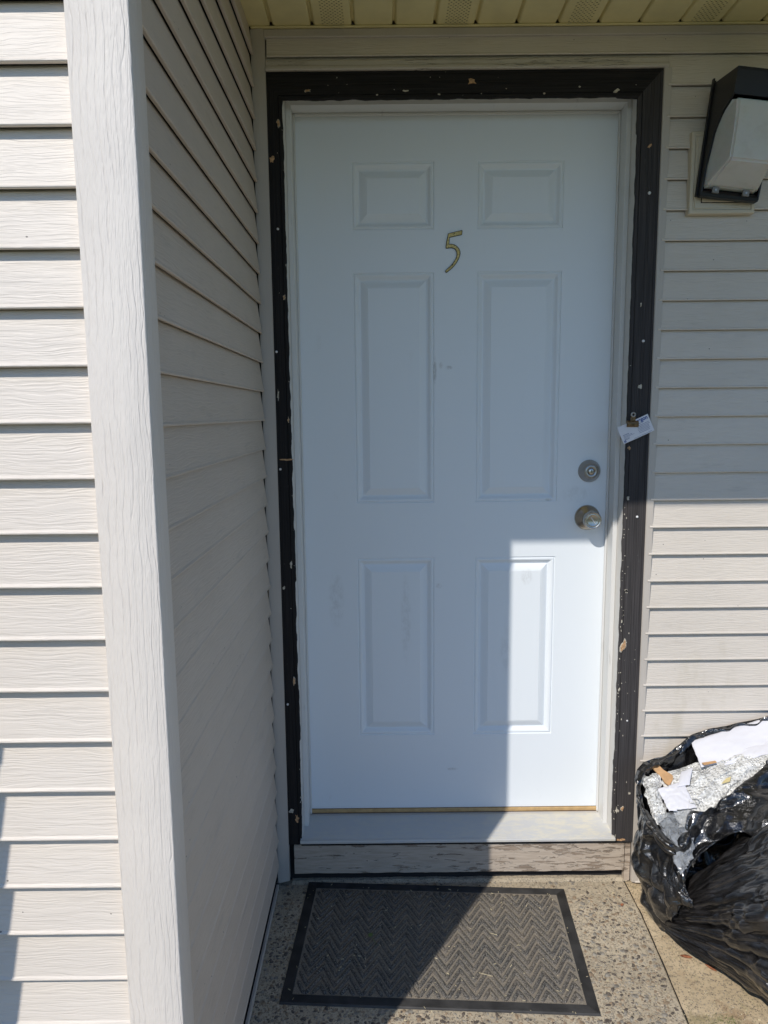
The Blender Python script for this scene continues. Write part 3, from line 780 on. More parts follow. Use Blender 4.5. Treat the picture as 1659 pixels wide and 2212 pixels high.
# threshold: sloped, ribbed aluminium sill with a rolled nose
bm = bmesh.new(); pr = []
NY = 26; ya, yb = 0.0, -0.118; za, zb = -0.0215, -0.0345
for i in range(NY):
    t = i/NY; y = ya+(yb-ya)*t; z = za+(zb-za)*t; dy = (yb-ya)/NY
    if i < 3: pr += [(y, z)]
    else: pr += [(y, z), (y+dy*0.42, z+0.0002), (y+dy*0.55, z-0.0010), (y+dy*0.9, z-0.0010)]
pr += [(yb, zb-0.001), (yb-0.001, zb-0.003), (yb-0.003, zb-0.003), (yb-0.004, zb+0.0002), (yb-0.008, zb-0.0006), (yb-0.0095, zb-0.003), (yb-0.0095, zb-0.0085), (yb-0.008, zb-0.010), (0.0, zb-0.010)]
xs = (-0.0185, 0.9095)
A = [bm.verts.new((xs[0], y, z)) for y, z in pr]; B = [bm.verts.new((xs[1], y, z)) for y, z in pr]
n = len(pr)
for k in range(n): bm.faces.new((A[k], A[(k+1) % n], B[(k+1) % n], B[k]))
bmesh.ops.triangulate(bm, faces=[bm.faces.new(A), bm.faces.new(B[::-1])]); bmesh.ops.recalc_face_normals(bm, faces=bm.faces)
# notch: side jamb feet rest over it, so trim their lower ends
mesh_obj('threshold', bm, mat_alu, frame)
newbox('sill_shadow', (-0.017, -0.116, -0.056), (0.9575, -0.06, -0.0452), mat_black, frame)  # black strip put in for the shadow line under the nose

# riser board under the door
rb = bmesh.new()
NX = 120; rows = []
for i in range(NX+1):
    x = -0.0395+(0.9425+0.0395)*i/NX
    j1 = 0.0022*noise.fractal(Vector((x*25, 1, 0)), 1.0, 2.0, 3); j2 = 0.0018*noise.fractal(Vector((x*18, 5, 0)), 1.0, 2.0, 3)
    rows.append([rb.verts.new(p) for p in ((x, -0.065, -0.0565), (x, -0.1085, -0.0565+min(0, j1)*0.5), (x, -0.1110, -0.0590+min(0, j1)), (x, -0.1112, -0.1480+j2), (x, -0.109, -0.150+j2), (x, -0.065, -0.150))])
for A, B in zip(rows, rows[1:]):
    for k in range(5): rb.faces.new((A[k], A[k+1], B[k+1], B[k]))
rb.faces.new(rows[0]); rb.faces.new(rows[-1][::-1]); bmesh.ops.recalc_face_normals(rb, faces=rb.faces)
board = mesh_obj('riser_board', rb, mat_peel, None); info(board, 'weathered board with peeling tan paint below the metal threshold', 'board')
info(newbox('foundation', (-0.058, -0.085, GZ), (0.962, 0.1, -0.05), mat_dark, None), kind='structure')
bm = bmesh.new()   # crumbly cement fillet in front of the slot
NX = 120; rows = []
for i in range(NX+1):
    x = -0.05+(0.955+0.05)*i/NX; w = 0.006*noise.fractal(Vector((x*12, 3, 0)), 1.0, 2.0, 4)
    rows.append([bm.verts.new(p) for p in ((x, -0.086, GZ+0.010+w*0.5), (x, -0.098+w*0.4, GZ+0.0095+w*0.6), (x, -0.109+w, GZ+0.0045))])
for A, B in zip(rows, rows[1:]):
    for k in range(2): bm.faces.new((A[k], A[k+1], B[k+1], B[k]))
bmesh.ops.recalc_face_normals(bm, faces=bm.faces)
mesh_obj('cement_fillet', bm, mat_slab, slab)
newbox('frame_foot', (0.9455, -0.108, GZ+0.006), (0.9615, -0.088, -0.0555), mat_peel, frame)

# ------------------------------------------------------------ door
door = thing('entry_door', (0.4465, 0.0, -0.01), 'white six panel front door with brass number and knob', 'door')
XS = [-0.008, 0.156, 0.385, 0.504, 0.744, 0.901]
ZS = [-0.006, 0.233, 0.786, 0.950, 1.602, 1.716, 1.896, 2.028]
bm = bmesh.new(); V = {}
def gv(i, j):
    if (i, j) not in V: V[(i, j)] = bm.verts.new((XS[i], 0.0, ZS[j]))
    return V[(i, j)]
for i in range(5):
    for j_ in range(7):
        if i in (1, 3) and j_ in (1, 3, 5): continue
        bm.faces.new((gv(i, j_), gv(i+1, j_), gv(i+1, j_+1), gv(i, j_+1)))
bdry = [e for e in bm.edges if e.is_boundary and abs(e.verts[0].co.x-XS[0])+abs(e.verts[1].co.x-XS[0]) < 1e-6 or e.is_boundary and abs(e.verts[0].co.z-ZS[0])+abs(e.verts[1].co.z-ZS[0]) < 1e-6 or e.is_boundary and abs(e.verts[0].co.x-XS[5])+abs(e.verts[1].co.x-XS[5]) < 1e-6]
r = bmesh.ops.extrude_edge_only(bm, edges=bdry); bmesh.ops.translate(bm, vec=(0, 0.04, 0), verts=[v for v in r['geom'] if isinstance(v, bmesh.types.BMVert)])
bmesh.ops.recalc_face_normals(bm, faces=bm.faces)
ff = max(bm.faces, key=lambda f: f.calc_area())
if ff.normal.y > 0: bmesh.ops.reverse_faces(bm, faces=bm.faces)
mesh_obj('door_slab', bm, mat_door, door)
DP = [(0, 0), (0.0008, 0.0016), (0.0024, 0.0022), (0.0040, 0.0012), (0.0065, 0.0004), (0.0105, 0.0010), (0.0150, 0.0042), (0.0175, 0.0062), (0.0188, 0.0062), (0.0196, 0.0074), (0.0220, 0.0076), (0.0300, 0.0044), (0.0385, 0.0016), (0.0405, 0.0014), (0.0418, 0.0004), (0.0440, 0.0003)]
for (xa, xb) in ((XS[1], XS[2]), (XS[3], XS[4])):
    for (za, zb) in ((ZS[1], ZS[2]), (ZS[3], ZS[4]), (ZS[5], ZS[6])):
        bm = bmesh.new(); rings = []
        for o, d in DP:
            d *= 1.35
            rings.append([bm.verts.new(p) for p in ((xa+o, d, za+o), (xb-o, d, za+o), (xb-o, d, zb-o), (xa+o, d, zb-o))])
        for A, B in zip(rings, rings[1:]):
            for k in range(4): bm.faces.new((A[k], A[(k+1) % 4], B[(k+1) % 4], B[k]))
        bm.faces.new(rings[-1]); bmesh.ops.recalc_face_normals(bm, faces=bm.faces)
        if max(bm.faces, key=lambda f: f.calc_area()).normal.y > 0: bmesh.ops.reverse_faces(bm, faces=bm.faces)
        mesh_obj('panel', bm, mat_door, door)
newbox('door_sweep', (0.001, -0.006, -0.0180), (0.892, 0.002, -0.0075), mat_sweep, door, 0.0015)
newbox('sweep_seal', (0.001, -0.003, -0.0215), (0.892, 0.004, -0.0182), simple('brown_seal', (0.13, 0.07, 0.03), 0.7), door)
# knob
kc = (0.8345, 0.0, 0.9015)
bm = bmesh.new(); lathe(bm, [(0.0372, 0.0), (0.0372, 0.0016), (0.0355, 0.0042), (0.030, 0.0085), (0.023, 0.0135), (0.017, 0.0185), (0.0135, 0.023), (0.0125, 0.028)], kc, n=56); bmesh.ops.recalc_face_normals(bm, faces=bm.faces)
mesh_obj('knob_rose', bm, mat_knob, door, True)
bm = bmesh.new(); lathe(bm, [(0.0125, 0.026), (0.0150, 0.030), (0.0215, 0.036), (0.0252, 0.043), (0.0262, 0.050), (0.0258, 0.0560), (0.0243, 0.0590), (0.0236, 0.0612), (0.0222, 0.0618), (0.0205, 0.0602), (0.0180, 0.0596), (0.0168, 0.0606), (0.0158, 0.0600), (0.0, 0.0592)], kc, n=56); bmesh.ops.recalc_face_normals(bm, faces=bm.faces)
kn = mesh_obj('door_knob', bm, mat_knob, door, True)
newbox('thumb_slot', (kc[0]-0.0125, -0.0625, kc[2]-0.0009), (kc[0]+0.0125, -0.0588, kc[2]+0.0009), mat_nail, kn, 0.0005, Matrix.Rotation(radians(55), 3, 'Y'))
# deadbolt
dc = (0.8370, 0.0, 1.0385)
bm = bmesh.new(); lathe(bm, [(0.0328, 0.0), (0.0328, 0.0015), (0.0318, 0.004), (0.0245, 0.0205), (0.0215, 0.0245), (0.0202, 0.0262), (0.0190, 0.0262), (0.0184, 0.0240)], dc, n=56); bmesh.ops.recalc_face_normals(bm, faces=bm.faces)
db = mesh_obj('deadbolt', bm, mat_nickel, door, True)
bm = bmesh.new(); lathe(bm, [(0.0183, 0.020), (0.0183, 0.0240), (0.0175, 0.0246), (0.0098, 0.0246), (0.0094, 0.0236)], dc, n=48); bmesh.ops.recalc_face_normals(bm, faces=bm.faces); mesh_obj('lock_ring', bm, mat_nickel, db, True)
bm = bmesh.new(); lathe(bm, [(0.0090, 0.020), (0.0090, 0.0250), (0.0082, 0.0256), (0.0, 0.0256)], dc, n=32); bmesh.ops.recalc_face_normals(bm, faces=bm.faces); mesh_obj('key_cylinder', bm, mat_knob, db, True)
bm = bmesh.new(); prism(bm, [(dc[0]+a, dc[2]+b+0.001) for a, b in ((-.0006, -.0045), (.0008, -.0045), (.0008, -.001), (.0018, 0), (.0006, .0012), (.001, .0045), (-.0012, .0045), (-.001, .001), (-.0016, 0), (-.0004, -.0015))], -0.001, 0.0002, FRONT(-0.0256)); mesh_obj('keyhole', bm, mat_black, db)
# house number 5, traced in millimetres, brass face on a dark edge
def five(off):
    K = 0.0000645
    pts = [(590, 390), (1190, 255), (1215, 285), (1190, 455), (665, 560), (645, 825)]
    arc = [(740, 822), (860, 845), (980, 915), (1075, 1020), (1122, 1130), (1130, 1230), (1105, 1350), (1060, 1460), (990, 1590), (900, 1710), (800, 1820), (680, 1920), (560, 2010), (500, 2030), (455, 1950)]
    arc2 = [(560, 1850), (680, 1750), (790, 1630), (880, 1500), (940, 1380), (968, 1270), (955, 1170), (915, 1090), (850, 1030), (760, 1000), (680, 1000), (520, 1015), (482, 980), (520, 700)]
    P = [(x*K, -y*K) for x, y in pts+arc+arc2]
    if off:
        n = len(P); out = []
        for i in range(n):
            a, b, c = Vector(P[i-1]), Vector(P[i]), Vector(P[(i+1) % n])
            t = ((b-a).normalized()+(c-b).normalized()); t = t.normalized() if t.length > 1e-6 else (c-b).normalized()
            nn = Vector((t.y, -t.x)); out.append((b.x-nn.x*off, b.y-nn.y*off)) 
        P = out
    return [(0.4405+u-850*K, 1.656+v+1150*K) for u, v in P]
def area(P): return sum(P[i-1][0]*P[i][1]-P[i][0]*P[i-1][1] for i in range(len(P)))/2
F0 = five(0); F1 = five(0.0020)
if abs(area(F1)) > abs(area(F0)): F1 = five(-0.0020)
bm = bmesh.new(); prism(bm, F0, -0.001, 0.0026, FRONT(0.0)); n5 = mesh_obj('house_number', bm, simple('dark_brass_edge', (0.035, 0.03, 0.018), 0.5, 0.3), door)
bm = bmesh.new(); prism(bm, F1, 0.001, 0.0032, FRONT(0.0)); mesh_obj('number_face', bm, mat_brass, n5)
for px, pz in ((850, 405), (790, 1705)):
    bm = bmesh.new(); lathe(bm, [(0, 0.0005), (0.0011, 0.0004), (0.0015, 0)], (0.4405+(px-850)*0.0000645, -0.0032, 1.656-(pz-1150)*0.0000645), n=10); bmesh.ops.recalc_face_normals(bm, faces=bm.faces); mesh_obj('pin', bm, mat_black, n5)

# ------------------------------------------------------------ wall lamp and its mounting block
mb = thing('mounting_block', (1.12, -0.12, 1.716), 'beige square vinyl mounting block behind the wall lamp', 'mounting block')
bx0, bx1, bz0, bz1 = 1.0375, 1.208, 1.7165, 1.9185
bm = bmesh.new(); rings = []
for o, d in ((0, 0.0), (0, 0.021), (0.0015, 0.0225), (0.008, 0.0235), (0.011, 0.0205), (0.013, 0.0205), (0.0145, 0.0225), (0.030, 0.0225)):
    rings.append([bm.verts.new((x, YB-0.004-d, z)) for x, z in ((bx0+o, bz0+o), (bx1-o, bz0+o), (bx1-o, bz1-o), (bx0+o, bz1-o))])
for A, B in zip(rings, rings[1:]):
    for k in range(4): bm.faces.new((A[k], A[(k+1) % 4], B[(k+1) % 4], B[k]))
bm.faces.new(rings[-1]); bmesh.ops.recalc_face_normals(bm, faces=bm.faces)
mesh_obj('block_frame', bm, mat_plate, mb)
newbox('block_plate', (bx0+0.0315, YB-0.0295, bz0+0.028), (bx1-0.0135, YB-0.0245, bz1-0.018), mat_plate, mb, 0.001)
newbox('plate_joint', (bx0+0.0297, YB-0.0275, bz0+0.0262), (bx1-0.0117, YB-0.0255, bz1-0.0162), mat_black, mb)
lamp = thing('wall_lamp', (1.13, -0.14, 1.76), 'crooked black wedge wall lamp with a frosted diffuser', 'wall lamp')
LR = Matrix.Rotation(radians(6.3), 4, 'Y'); LO = Vector((1.052, -0.1395, 1.7565))
def LT(w, d, h): p = LR @ Vector((w, 0, h)); return (LO.x+p.x, LO.y-d, LO.z+p.z)
LW = 0.150
def lprism(poly, w0, w1, bev=0.0):
    bm = bmesh.new(); prism(bm, poly, w0, w1, lambda u, v, d: LT(d, u, v))
    if bev: bmesh.ops.bevel(bm, geom=list(bm.edges), offset=bev, segments=2, affect='EDGES')
    return bm
hood = [(0.0, 0.0), (0.026, 0.0), (0.034, 0.075), (0.050, 0.140), (0.080, 0.175), (0.124, 0.1930), (0.134, 0.1980), (0.137, 0.256), (0.010, 0.272), (0.008, 0.279), (0, 0.279)]
bm = bmesh.new()
# two cheeks, top, back and bottom rail of the hood
def add_l(poly, w0, w1):
    prism(bm, poly, w0, w1, lambda u, v, d: LT(d, u, v))
add_l(hood, 0.0, 0.004); add_l(hood, LW-0.004, LW)
add_l([(0.0, 0.266), (0.1345, 0.2510), (0.137, 0.256), (0.010, 0.272), (0.0, 0.272)], 0.004, LW-0.004)
add_l([(0.129, 0.196), (0.1335, 0.1960), (0.1365, 0.2500), (0.1320, 0.2500)], 0.004, LW-0.004)
add_l([(0.0, 0.0), (0.006, 0.0), (0.006, 0.268), (0.0, 0.268)], 0.004, LW-0.004)
mesh_obj('hood', bm, mat_lamp, lamp)
bm = lprism([(0.006, -0.004), (0.026, -0.004), (0.028, 0.004), (0.022, 0.013), (0.0065, 0.013)], 0.0005, LW-0.0005, 0.001); mesh_obj('bottom_rail', bm, mat_lamp, lamp)
bm = lprism([(0.0, 0.0), (0.010, 0.0), (0.010, 0.283), (0.0, 0.283)], -0.0042, -0.0003); mesh_obj('gasket', bm, mat_lamp, lamp)
# diffuser: loft between back outline and an inset front face
bm = bmesh.new()
back = [(0.005, 0.017, 0.017), (0.005, 0.036, 0.080), (0.005, 0.052, 0.142), (0.005, 0.082, 0.174), (0.005, 0.124, 0.191)]
inn = [(0.014, 0.034, 0.019), (0.024, 0.116, 0.058), (0.022, 0.121, 0.115), (0.019, 0.125, 0.155), (0.016, 0.1300, 0.1925)]
Lb = [bm.verts.new(LT(w, d, h)) for w, d, h in back]; Li = [bm.verts.new(LT(w, d, h)) for w, d, h in inn]
Rb = [bm.verts.new(LT(LW-w, d, h)) for w, d, h in back]; Ri = [bm.verts.new(LT(LW-w, d, h)) for w, d, h in inn]
for k in range(4):
    bm.faces.new((Lb[k], Li[k], Li[k+1], Lb[k+1])); bm.faces.new((Rb[k], Rb[k+1], Ri[k+1], Ri[k])); bm.faces.new((Li[k], Ri[k], Ri[k+1], Li[k+1]))
bm.faces.new((Lb[0], Rb[0], Ri[0], Li[0])); bm.faces.new((Lb[4], Li[4], Ri[4], Rb[4]))
bmesh.ops.recalc_face_normals(bm, faces=bm.faces)
bmesh.ops.bevel(bm, geom=[e for e in bm.edges if not e.is_boundary], offset=0.0045, segments=3, affect='EDGES')
mesh_obj('diffuser', bm, mat_diff, lamp)
for w in (0.026, 0.104):
    bm = lprism([(0.0285, 0.004), (0.034, 0.004), (0.034, 0.019), (0.0285, 0.019)], w, w+0.017, 0.0008); tb = mesh_obj('clip_tab', bm, mat_tab, lamp)
    bm = bmesh.new(); c_ = LT(w+0.0085, 0.0338, 0.0115); lathe(bm, [(0, 0.0014), (0.0024, 0.0012), (0.0028, -0.001)], c_, n=12); bmesh.ops.recalc_face_normals(bm, faces=bm.faces); mesh_obj('screw', bm, mat_nickel, tb)

# ------------------------------------------------------------ business card on a bulldog clip
CA = radians(24.5)
def CT(u, v, d): return (0.9235+u*cos(CA)-v*sin(CA), -0.1265-d, 1.1615+u*sin(CA)+v*cos(CA))
card = thing('business_card', CT(0, 0, 0), 'tilted white business card clipped to the black casing', 'card')
bm = bmesh.new(); g = []
for i in range(13):
    u = -0.0445+0.089*i/12; g.append([bm.verts.new(CT(u, v, 0.002*cos(u*30)-0.0016*(v*20)**2*0+0.0010*sin(u*40))) for v in (-0.0245, 0, 0.0245)])
for A, B in zip(g, g[1:]):
    for k in range(2): bm.faces.new((A[k], B[k], B[k+1], A[k+1]))
r = bmesh.ops.extrude_face_region(bm, geom=list(bm.faces)); bmesh.ops.translate(bm, vec=(0, 0.0005, 0), verts=[v for v in r['geom'] if isinstance(v, bmesh.types.BMVert)])
bmesh.ops.recalc_face_normals(bm, faces=bm.faces)
mesh_obj('card_stock', bm, mat_paper, card)
def cz(u): return 0.002*cos(u*30)+0.0010*sin(u*40)+0.0003
bm = bmesh.new(); rnd = random.Random(4)
def line(u0, u1, v, h):
    u = u0
    while u < u1:
        w = min(rnd.uniform(0.0015, 0.0045), u1-u)
        bm.faces.new([bm.verts.new(CT(a, b, cz(a))) for a, b in ((u, v), (u+w, v), (u+w, v+h), (u, v+h))]); u += w+0.0007
for k in range(6): line(0.0045, 0.0415-rnd.uniform(0, .006), 0.0045-k*0.0038, 0.0011)
line(0.004, 0.024, 0.0095, 0.0008)
for k, (w, h) in enumerate(((0.013, 0.0014), (0.020, 0.0009), (0.024, 0.0009), (0.012, 0.0009), (0.011, 0.0014))): line(-0.038, -0.038+w*1.25, -0.003-k*0.0033, h)
line(-0.014, 0.038, -0.0222, 0.0008)
mesh_obj('small_print', bm, mat_ink, card)
bm = bmesh.new()
for k in range(7):
    a = k*2*pi/7; cx_, cy_ = -0.0385+0.0022*cos(a), -0.0195+0.0019*sin(a)
    bm.faces.new([bm.verts.new(CT(cx_+0.0012*cos(b), cy_+0.0012*sin(b), cz(cx_))) for b in (0, 1.2, 2.4, 3.6, 4.9)])
mesh_obj('emblem', bm, mat_blue, card)
fc = bpy.data.curves.new('title', 'FONT'); fc.body = 'Oregon'; fc.size = 0.0150; fc.extrude = 0.00005; fc.offset = 0.0004; fc.align_x = 'LEFT'
fo = bpy.data.objects.new('title', fc); COL.objects.link(fo)
bpy.context.view_layer.update()
me_t = bpy.data.meshes.new_from_object(fo.evaluated_get(bpy.context.evaluated_depsgraph_get()))
bpy.data.objects.remove(fo)
wid = max(v.co.x for v in me_t.vertices)
bm = bmesh.new(); bm.from_mesh(me_t)
for v in bm.verts:
    u = -0.0025+v.co.x*0.0425/wid; w = 0.0135+v.co.y; v.co = Vector(CT(u, w*1.0, cz(u)+v.co.z))
mesh_obj('title', bm, mat_blue, card)
clip = thing('bulldog_clip', (0.914, -0.128, 1.175), 'small rusty brass bulldog clip holding the business card', 'clip')
def KT(u, v, d, a=radians(0)): return (0.9135+u*cos(a)-v*sin(a), -0.1215-d, 1.176+u*sin(a)+v*cos(a))
bm = bmesh.new()
pr = [(0.0, -0.0085), (0.010, -0.0085), (0.0125, -0.006), (0.0130, 0.000), (0.0118, 0.0045), (0.009, 0.0078), (0.004, 0.0085), (0.0, 0.0075)]
A = [bm.verts.new(KT(-0.0155, v, d)) for d, v in pr]; B = [bm.verts.new(KT(0.0155, v-0.0005, d)) for d, v in pr]
for k in range(len(pr)-1): bm.faces.new((A[k], A[k+1], B[k+1], B[k]))
bm.faces.new(A); bm.faces.new(B[::-1]); bmesh.ops.recalc_face_normals(bm, faces=bm.faces)
mesh_obj('clip_jaw', bm, mat_clip, clip)
bm = bmesh.new()
prism(bm, [(-0.0065, 0.006), (0.0075, 0.006), (0.0065, 0.019), (0.0055, 0.0205), (-0.0045, 0.0205), (-0.0055, 0.019)], 0.008, 0.0095, lambda u, v, d: KT(u, v, d)); mesh_obj('clip_handle', bm, mat_clip, clip)
bm = bmesh.new(); tube(bm, [KT(0.0005+0.0052*cos(a), 0.0245+0.0052*sin(a), 0.0095) for a in [2*pi*k/20 for k in range(21)]], 0.0021, 8); mesh_obj('clip_ring', bm, mat_nickel, clip, True)

# ------------------------------------------------------------ doormat
dm = thing('doormat', (MC.x, MC.y, GZ+0.004), 'grey chevron doormat with black rubber border half in shade', 'doormat')
MZ = GZ+0.0045
def MT(u, v, z): return (MC.x+u*cos(MA)-v*sin(MA), MC.y+u*sin(MA)+v*cos(MA), MZ+z)
BW = 0.027
# border: four mitred pieces with fine ribs running along them
def border(k):
    bm = bmesh.new(); prof = [(0, 0), (0.001, 0.0028)]
    nr = 9
    for i in range(nr):
        a = 0.003+(BW-0.005)*i/nr; b = (BW-0.005)/nr
        prof += [(a, 0.0042), (a+b*0.45, 0.0042), (a+b*0.6, 0.0026), (a+b*0.9, 0.0026)]
    prof += [(BW-0.002, 0.0048), (BW, 0.0046), (BW, 0.001)]
    hu, hv = MW/2, MH/2
    rows = []
    for s in (0, 1):
        row = []
        for o, z in prof:
            cs = [(-hu+o, -hv+o), (hu-o, -hv+o), (hu-o, hv-o), (-hu+o, hv-o)]
            row.append(bm.verts.new(MT(*cs[(k+s) % 4], z)))
        rows.append(row)
    A, B = rows
    for i in range(len(prof)-1): bm.faces.new((A[i], B[i], B[i+1], A[i+1]))
    bmesh.ops.recalc_face_normals(bm, faces=bm.faces)
    if sum(f.normal.z for f in bm.faces) < 0: bmesh.ops.reverse_faces(bm, faces=bm.faces)
    mesh_obj('rubber_border', bm, mat_rubber, dm)
for k in range(4): border(k)
iu, iv = MW/2-BW, MH/2-BW
bm = bmesh.new(); n1, n2 = 60, 36; g = []
for j_ in range(n2+1): g.append([bm.verts.new(MT(-iu+2*iu*i/n1, -iv+2*iv*j_/n2, 0.0018+0.0003*noise.noise(Vector((i*.4, j_*.4, 0))))) for i in range(n1+1)])
for j_ in range(n2):
    for i in range(n1): bm.faces.new((g[j_][i], g[j_][i+1], g[j_+1][i+1], g[j_+1][i]))
mesh_obj('carpet_base', bm, mat_field, dm, True)
PER = 0.0690; AMP = 0.0620; PIT = 0.0305; HW = 0.0052
du, dv = iu-0.007, iv-0.005
def zig(u, v0):
    t = ((u+0.012)/PER) % 1.0; return v0+AMP*(abs(2*t-1)-0.5)
row = 0; v0 = -dv-AMP
while v0 < dv+AMP:
    # sample centre line finely, cut to the field, build rounded bars
    runs = []; cur = []; N = 640
    for i in range(N+1):
        u = -du+2*du*i/N; v = zig(u, v0)
        if -dv <= v <= dv: cur.append((u, v))
        elif cur: runs.append(cur); cur = []
    if cur: runs.append(cur)
    for run in runs:
        if len(run) < 6: continue
        bm = bmesh.new()
        # reduce to corner points
        pts = [run[0]]
        for i in range(1, len(run)-1):
            s0 = run[i][1]-run[i-1][1]; s1 = run[i+1][1]-run[i][1]
            if s0*s1 < 0: pts.append(run[i])
        pts.append(run[-1])
        dense = []
        for a, b in zip(pts, pts[1:]):
            ns = max(2, int(hypot(b[0]-a[0], b[1]-a[1])/0.006))
            dense += [(a[0]+(b[0]-a[0])*k/ns, a[1]+(b[1]-a[1])*k/ns) for k in range(ns)]
        dense.append(pts[-1])
        if len(dense) < 3: bm.free(); continue
        rows_ = []
        for i, p in enumerate(dense):
            a = Vector(dense[max(0, i-1)]); b = Vector(dense[min(len(dense)-1, i+1)]); c = Vector(p)
            t = (b-a).normalized()
            d1 = (c-a).normalized() if (c-a).length > 1e-9 else t; d2 = (b-c).normalized() if (b-c).length > 1e-9 else t
            nn = Vector((-t.y, t.x)); m_ = max(0.66, abs(nn.dot(Vector((-d1.y, d1.x)))))
            e = min(i, len(dense)-1-i); wsc = (0.55 if e == 0 else 1.0)
            hw = HW/m_*wsc*(1+0.10*noise.noise(Vector((p[0]*120, p[1]*120, row))))
            row_ = []
            for s, z in ((-1, 0.001), (-0.86, 0.0042), (-0.45, 0.0054), (0.45, 0.0054), (0.86, 0.0042), (1, 0.001)):
                q = c+nn*hw*s; row_.append(bm.verts.new(MT(max(-iu+.002, min(iu-.002, q.x)), max(-iv+.002, min(iv-.002, q.y)), z if e else min(z, 0.0035))))
            rows_.append(row_)
        for A, B in zip(rows_, rows_[1:]):
            for k in range(5): bm.faces.new((A[k], A[k+1], B[k+1], B[k]))
        bm.faces.new(rows_[0]); bm.faces.new(rows_[-1][::-1])
        bmesh.ops.recalc_face_normals(bm, faces=bm.faces)
        mesh_obj('chevron_ridge', bm, mat_ridge, dm, True)
    v0 += PIT; row += 1

# ------------------------------------------------------------ bin bags and what is in them
FOLD = []
_r = random.Random(21)
for f, a, n_ in ((6.0, 0.80, 3), (11.0, 0.62, 4), (20.0, 0.26, 4), (39.0, 0.08, 3)):
    for _ in range(n_):
        ax_ = Vector((_r.gauss(0, 1), _r.gauss(0, 1), _r.gauss(0, 1))).normalized()
        FOLD.append((Matrix.Rotation(_r.uniform(0, pi), 3, ax_), f, a, Vector((_r.uniform(0, 50), _r.uniform(0, 50), _r.uniform(0, 50)))))
def crumple(p, a1=0.02, a2=0, a3=0):
    """long sharp creases: ridged noise stretched along several directions"""
    s_ = 0
    for R_, f, a, o in FOLD:
        q = R_ @ Vector(p); n_ = noise.noise(Vector((q.x*f*0.22, q.y*f, q.z*f))+o)
        s_ += a*(0.22-abs(n_)) if (o.x*10)%2 < 1 else a*(abs(n_)-0.22)
    return s_*a1
def spline_closed(P, n):
    out = []; m = len(P)
    for i in range(n):
        t = i/n*m; k = int(t); f = t-k
        a, b, c, d = (Vector(P[(k+j) % m]) for j in (-1, 0, 1, 2))
        out.append(0.5*((2*b)+(-a+c)*f+(2*a-5*b+4*c-d)*f*f+(-a+3*b-3*c+d)*f**3))
    return out
RIM = [(.915, -.285, .172), (.935, -.225, .195), (.975, -.190, .215), (1.03, -.182, .232), (1.075, -.165, .258), (1.12, -.148, .281), (1.20, -.142, .30), (1.34, -.145, .33), (1.44, -.18, .335), (1.42, -.225, .315), (1.30, -.262, .288), (1.20, -.305, .25), (1.13, -.335, .218), (1.07, -.355, .19), (1.015, -.395, .152), (.972, -.435, .124), (.938, -.415, .125), (.918, -.355, .145)]
NA, NL = 500, 200
rim = spline_closed(RIM, NA)
cB = Vector((1.19, -0.315, 0))
bm = bmesh.new(); rings = []
def ell(i, rx, ry, z, cx=cB.x, cy=cB.y):
    d = rim[i]-Vector((cB.x, cB.y, 0)); a = atan2(d.y/0.16, d.x/0.27); return Vector((cx+rx*cos(a), cy+ry*sin(a), z))
def fw(i):
    p = rim[i]; o = Vector((p.x-cB.x, p.y-cB.y-0.03, 0)).normalized()
    w = max(0.04, min(1, (p.x-0.94)/0.16))*(1.0 if o.y < 0 else 0.25)
    return o, w
def lv(i, out, dz):
    o, w = fw(i); return rim[i]+o*out*w+Vector((0, 0, dz))
levels = [(0.0, lambda i: ell(i, .190, .095, GZ+0.003, 1.19, -.29)), (0.14, lambda i: ell(i, .225, .115, -0.14, 1.19, -.29)), (0.34, lambda i: ell(i, .265, .165+.075*max(0, min(1, (rim[i].x-1.0)/0.15)), -0.05, 1.185, -.315-.03*max(0, min(1, (rim[i].x-1.0)/0.15)))),
          (0.55, lambda i: ell(i, .275, .255, 0.045+0.12*max(0, (rim[i].x-1.0)), 1.190, -.355)*0.6+lv(i, 0.13, -0.12)*0.4), (0.74, lambda i: lv(i, 0.125, -0.070)), (0.87, lambda i: lv(i, 0.085, -0.018)),
          (0.95, lambda i: lv(i, 0.035, 0.014)), (0.985, lambda i: lv(i, 0.006, 0.012)), (1.0, lambda i: rim[i]+(cB-rim[i]).normalized()*Vector((1, 1, 0)).length*0.008)]
def catm(vals, ts, t):
    k = max(j for j in range(len(ts)-1) if ts[j] <= t); f = (t-ts[k])/(ts[k+1]-ts[k])
    a, b, c, d = vals[max(0, k-1)], vals[k], vals[k+1], vals[min(len(vals)-1, k+2)]
    return 0.5*((2*b)+(-a+c)*f+(2*a-5*b+4*c-d)*f*f+(-a+3*b-3*c+d)*f**3)
ts = [l[0] for l in levels]
keys = [[l[1](i) for l in levels] for i in range(NA)]
grid = []
for j_ in range(NL+1):
    t = j_/NL*0.9999; grid.append([catm(keys[i], ts, t) for i in range(NA)])
for j_ in range(14):      # inner skin going down behind the rim
    grid.append([rim[i]+(Vector((1.17, -0.25, 0.2))-rim[i])*0.028*(j_+1)*0.5+Vector((0, 0, -0.0065*(j_+1))) for i in range(NA)])
def displace_grid(grid, fn, closed=True):
    H = len(grid); Wd = len(grid[0]); out = []
    for j in range(H):
        row = []
        for i in range(Wd):
            p = grid[j][i]; a = grid[j][(i+1) % Wd]-grid[j][i-1]; b = grid[min(H-1, j+1)][i]-grid[max(0, j-1)][i]
            n = a.cross(b); n = n.normalized() if n.length > 1e-12 else Vector((0, 0, 1))
            row.append(fn(p, n, i, j))
        out.append(row)
    return out
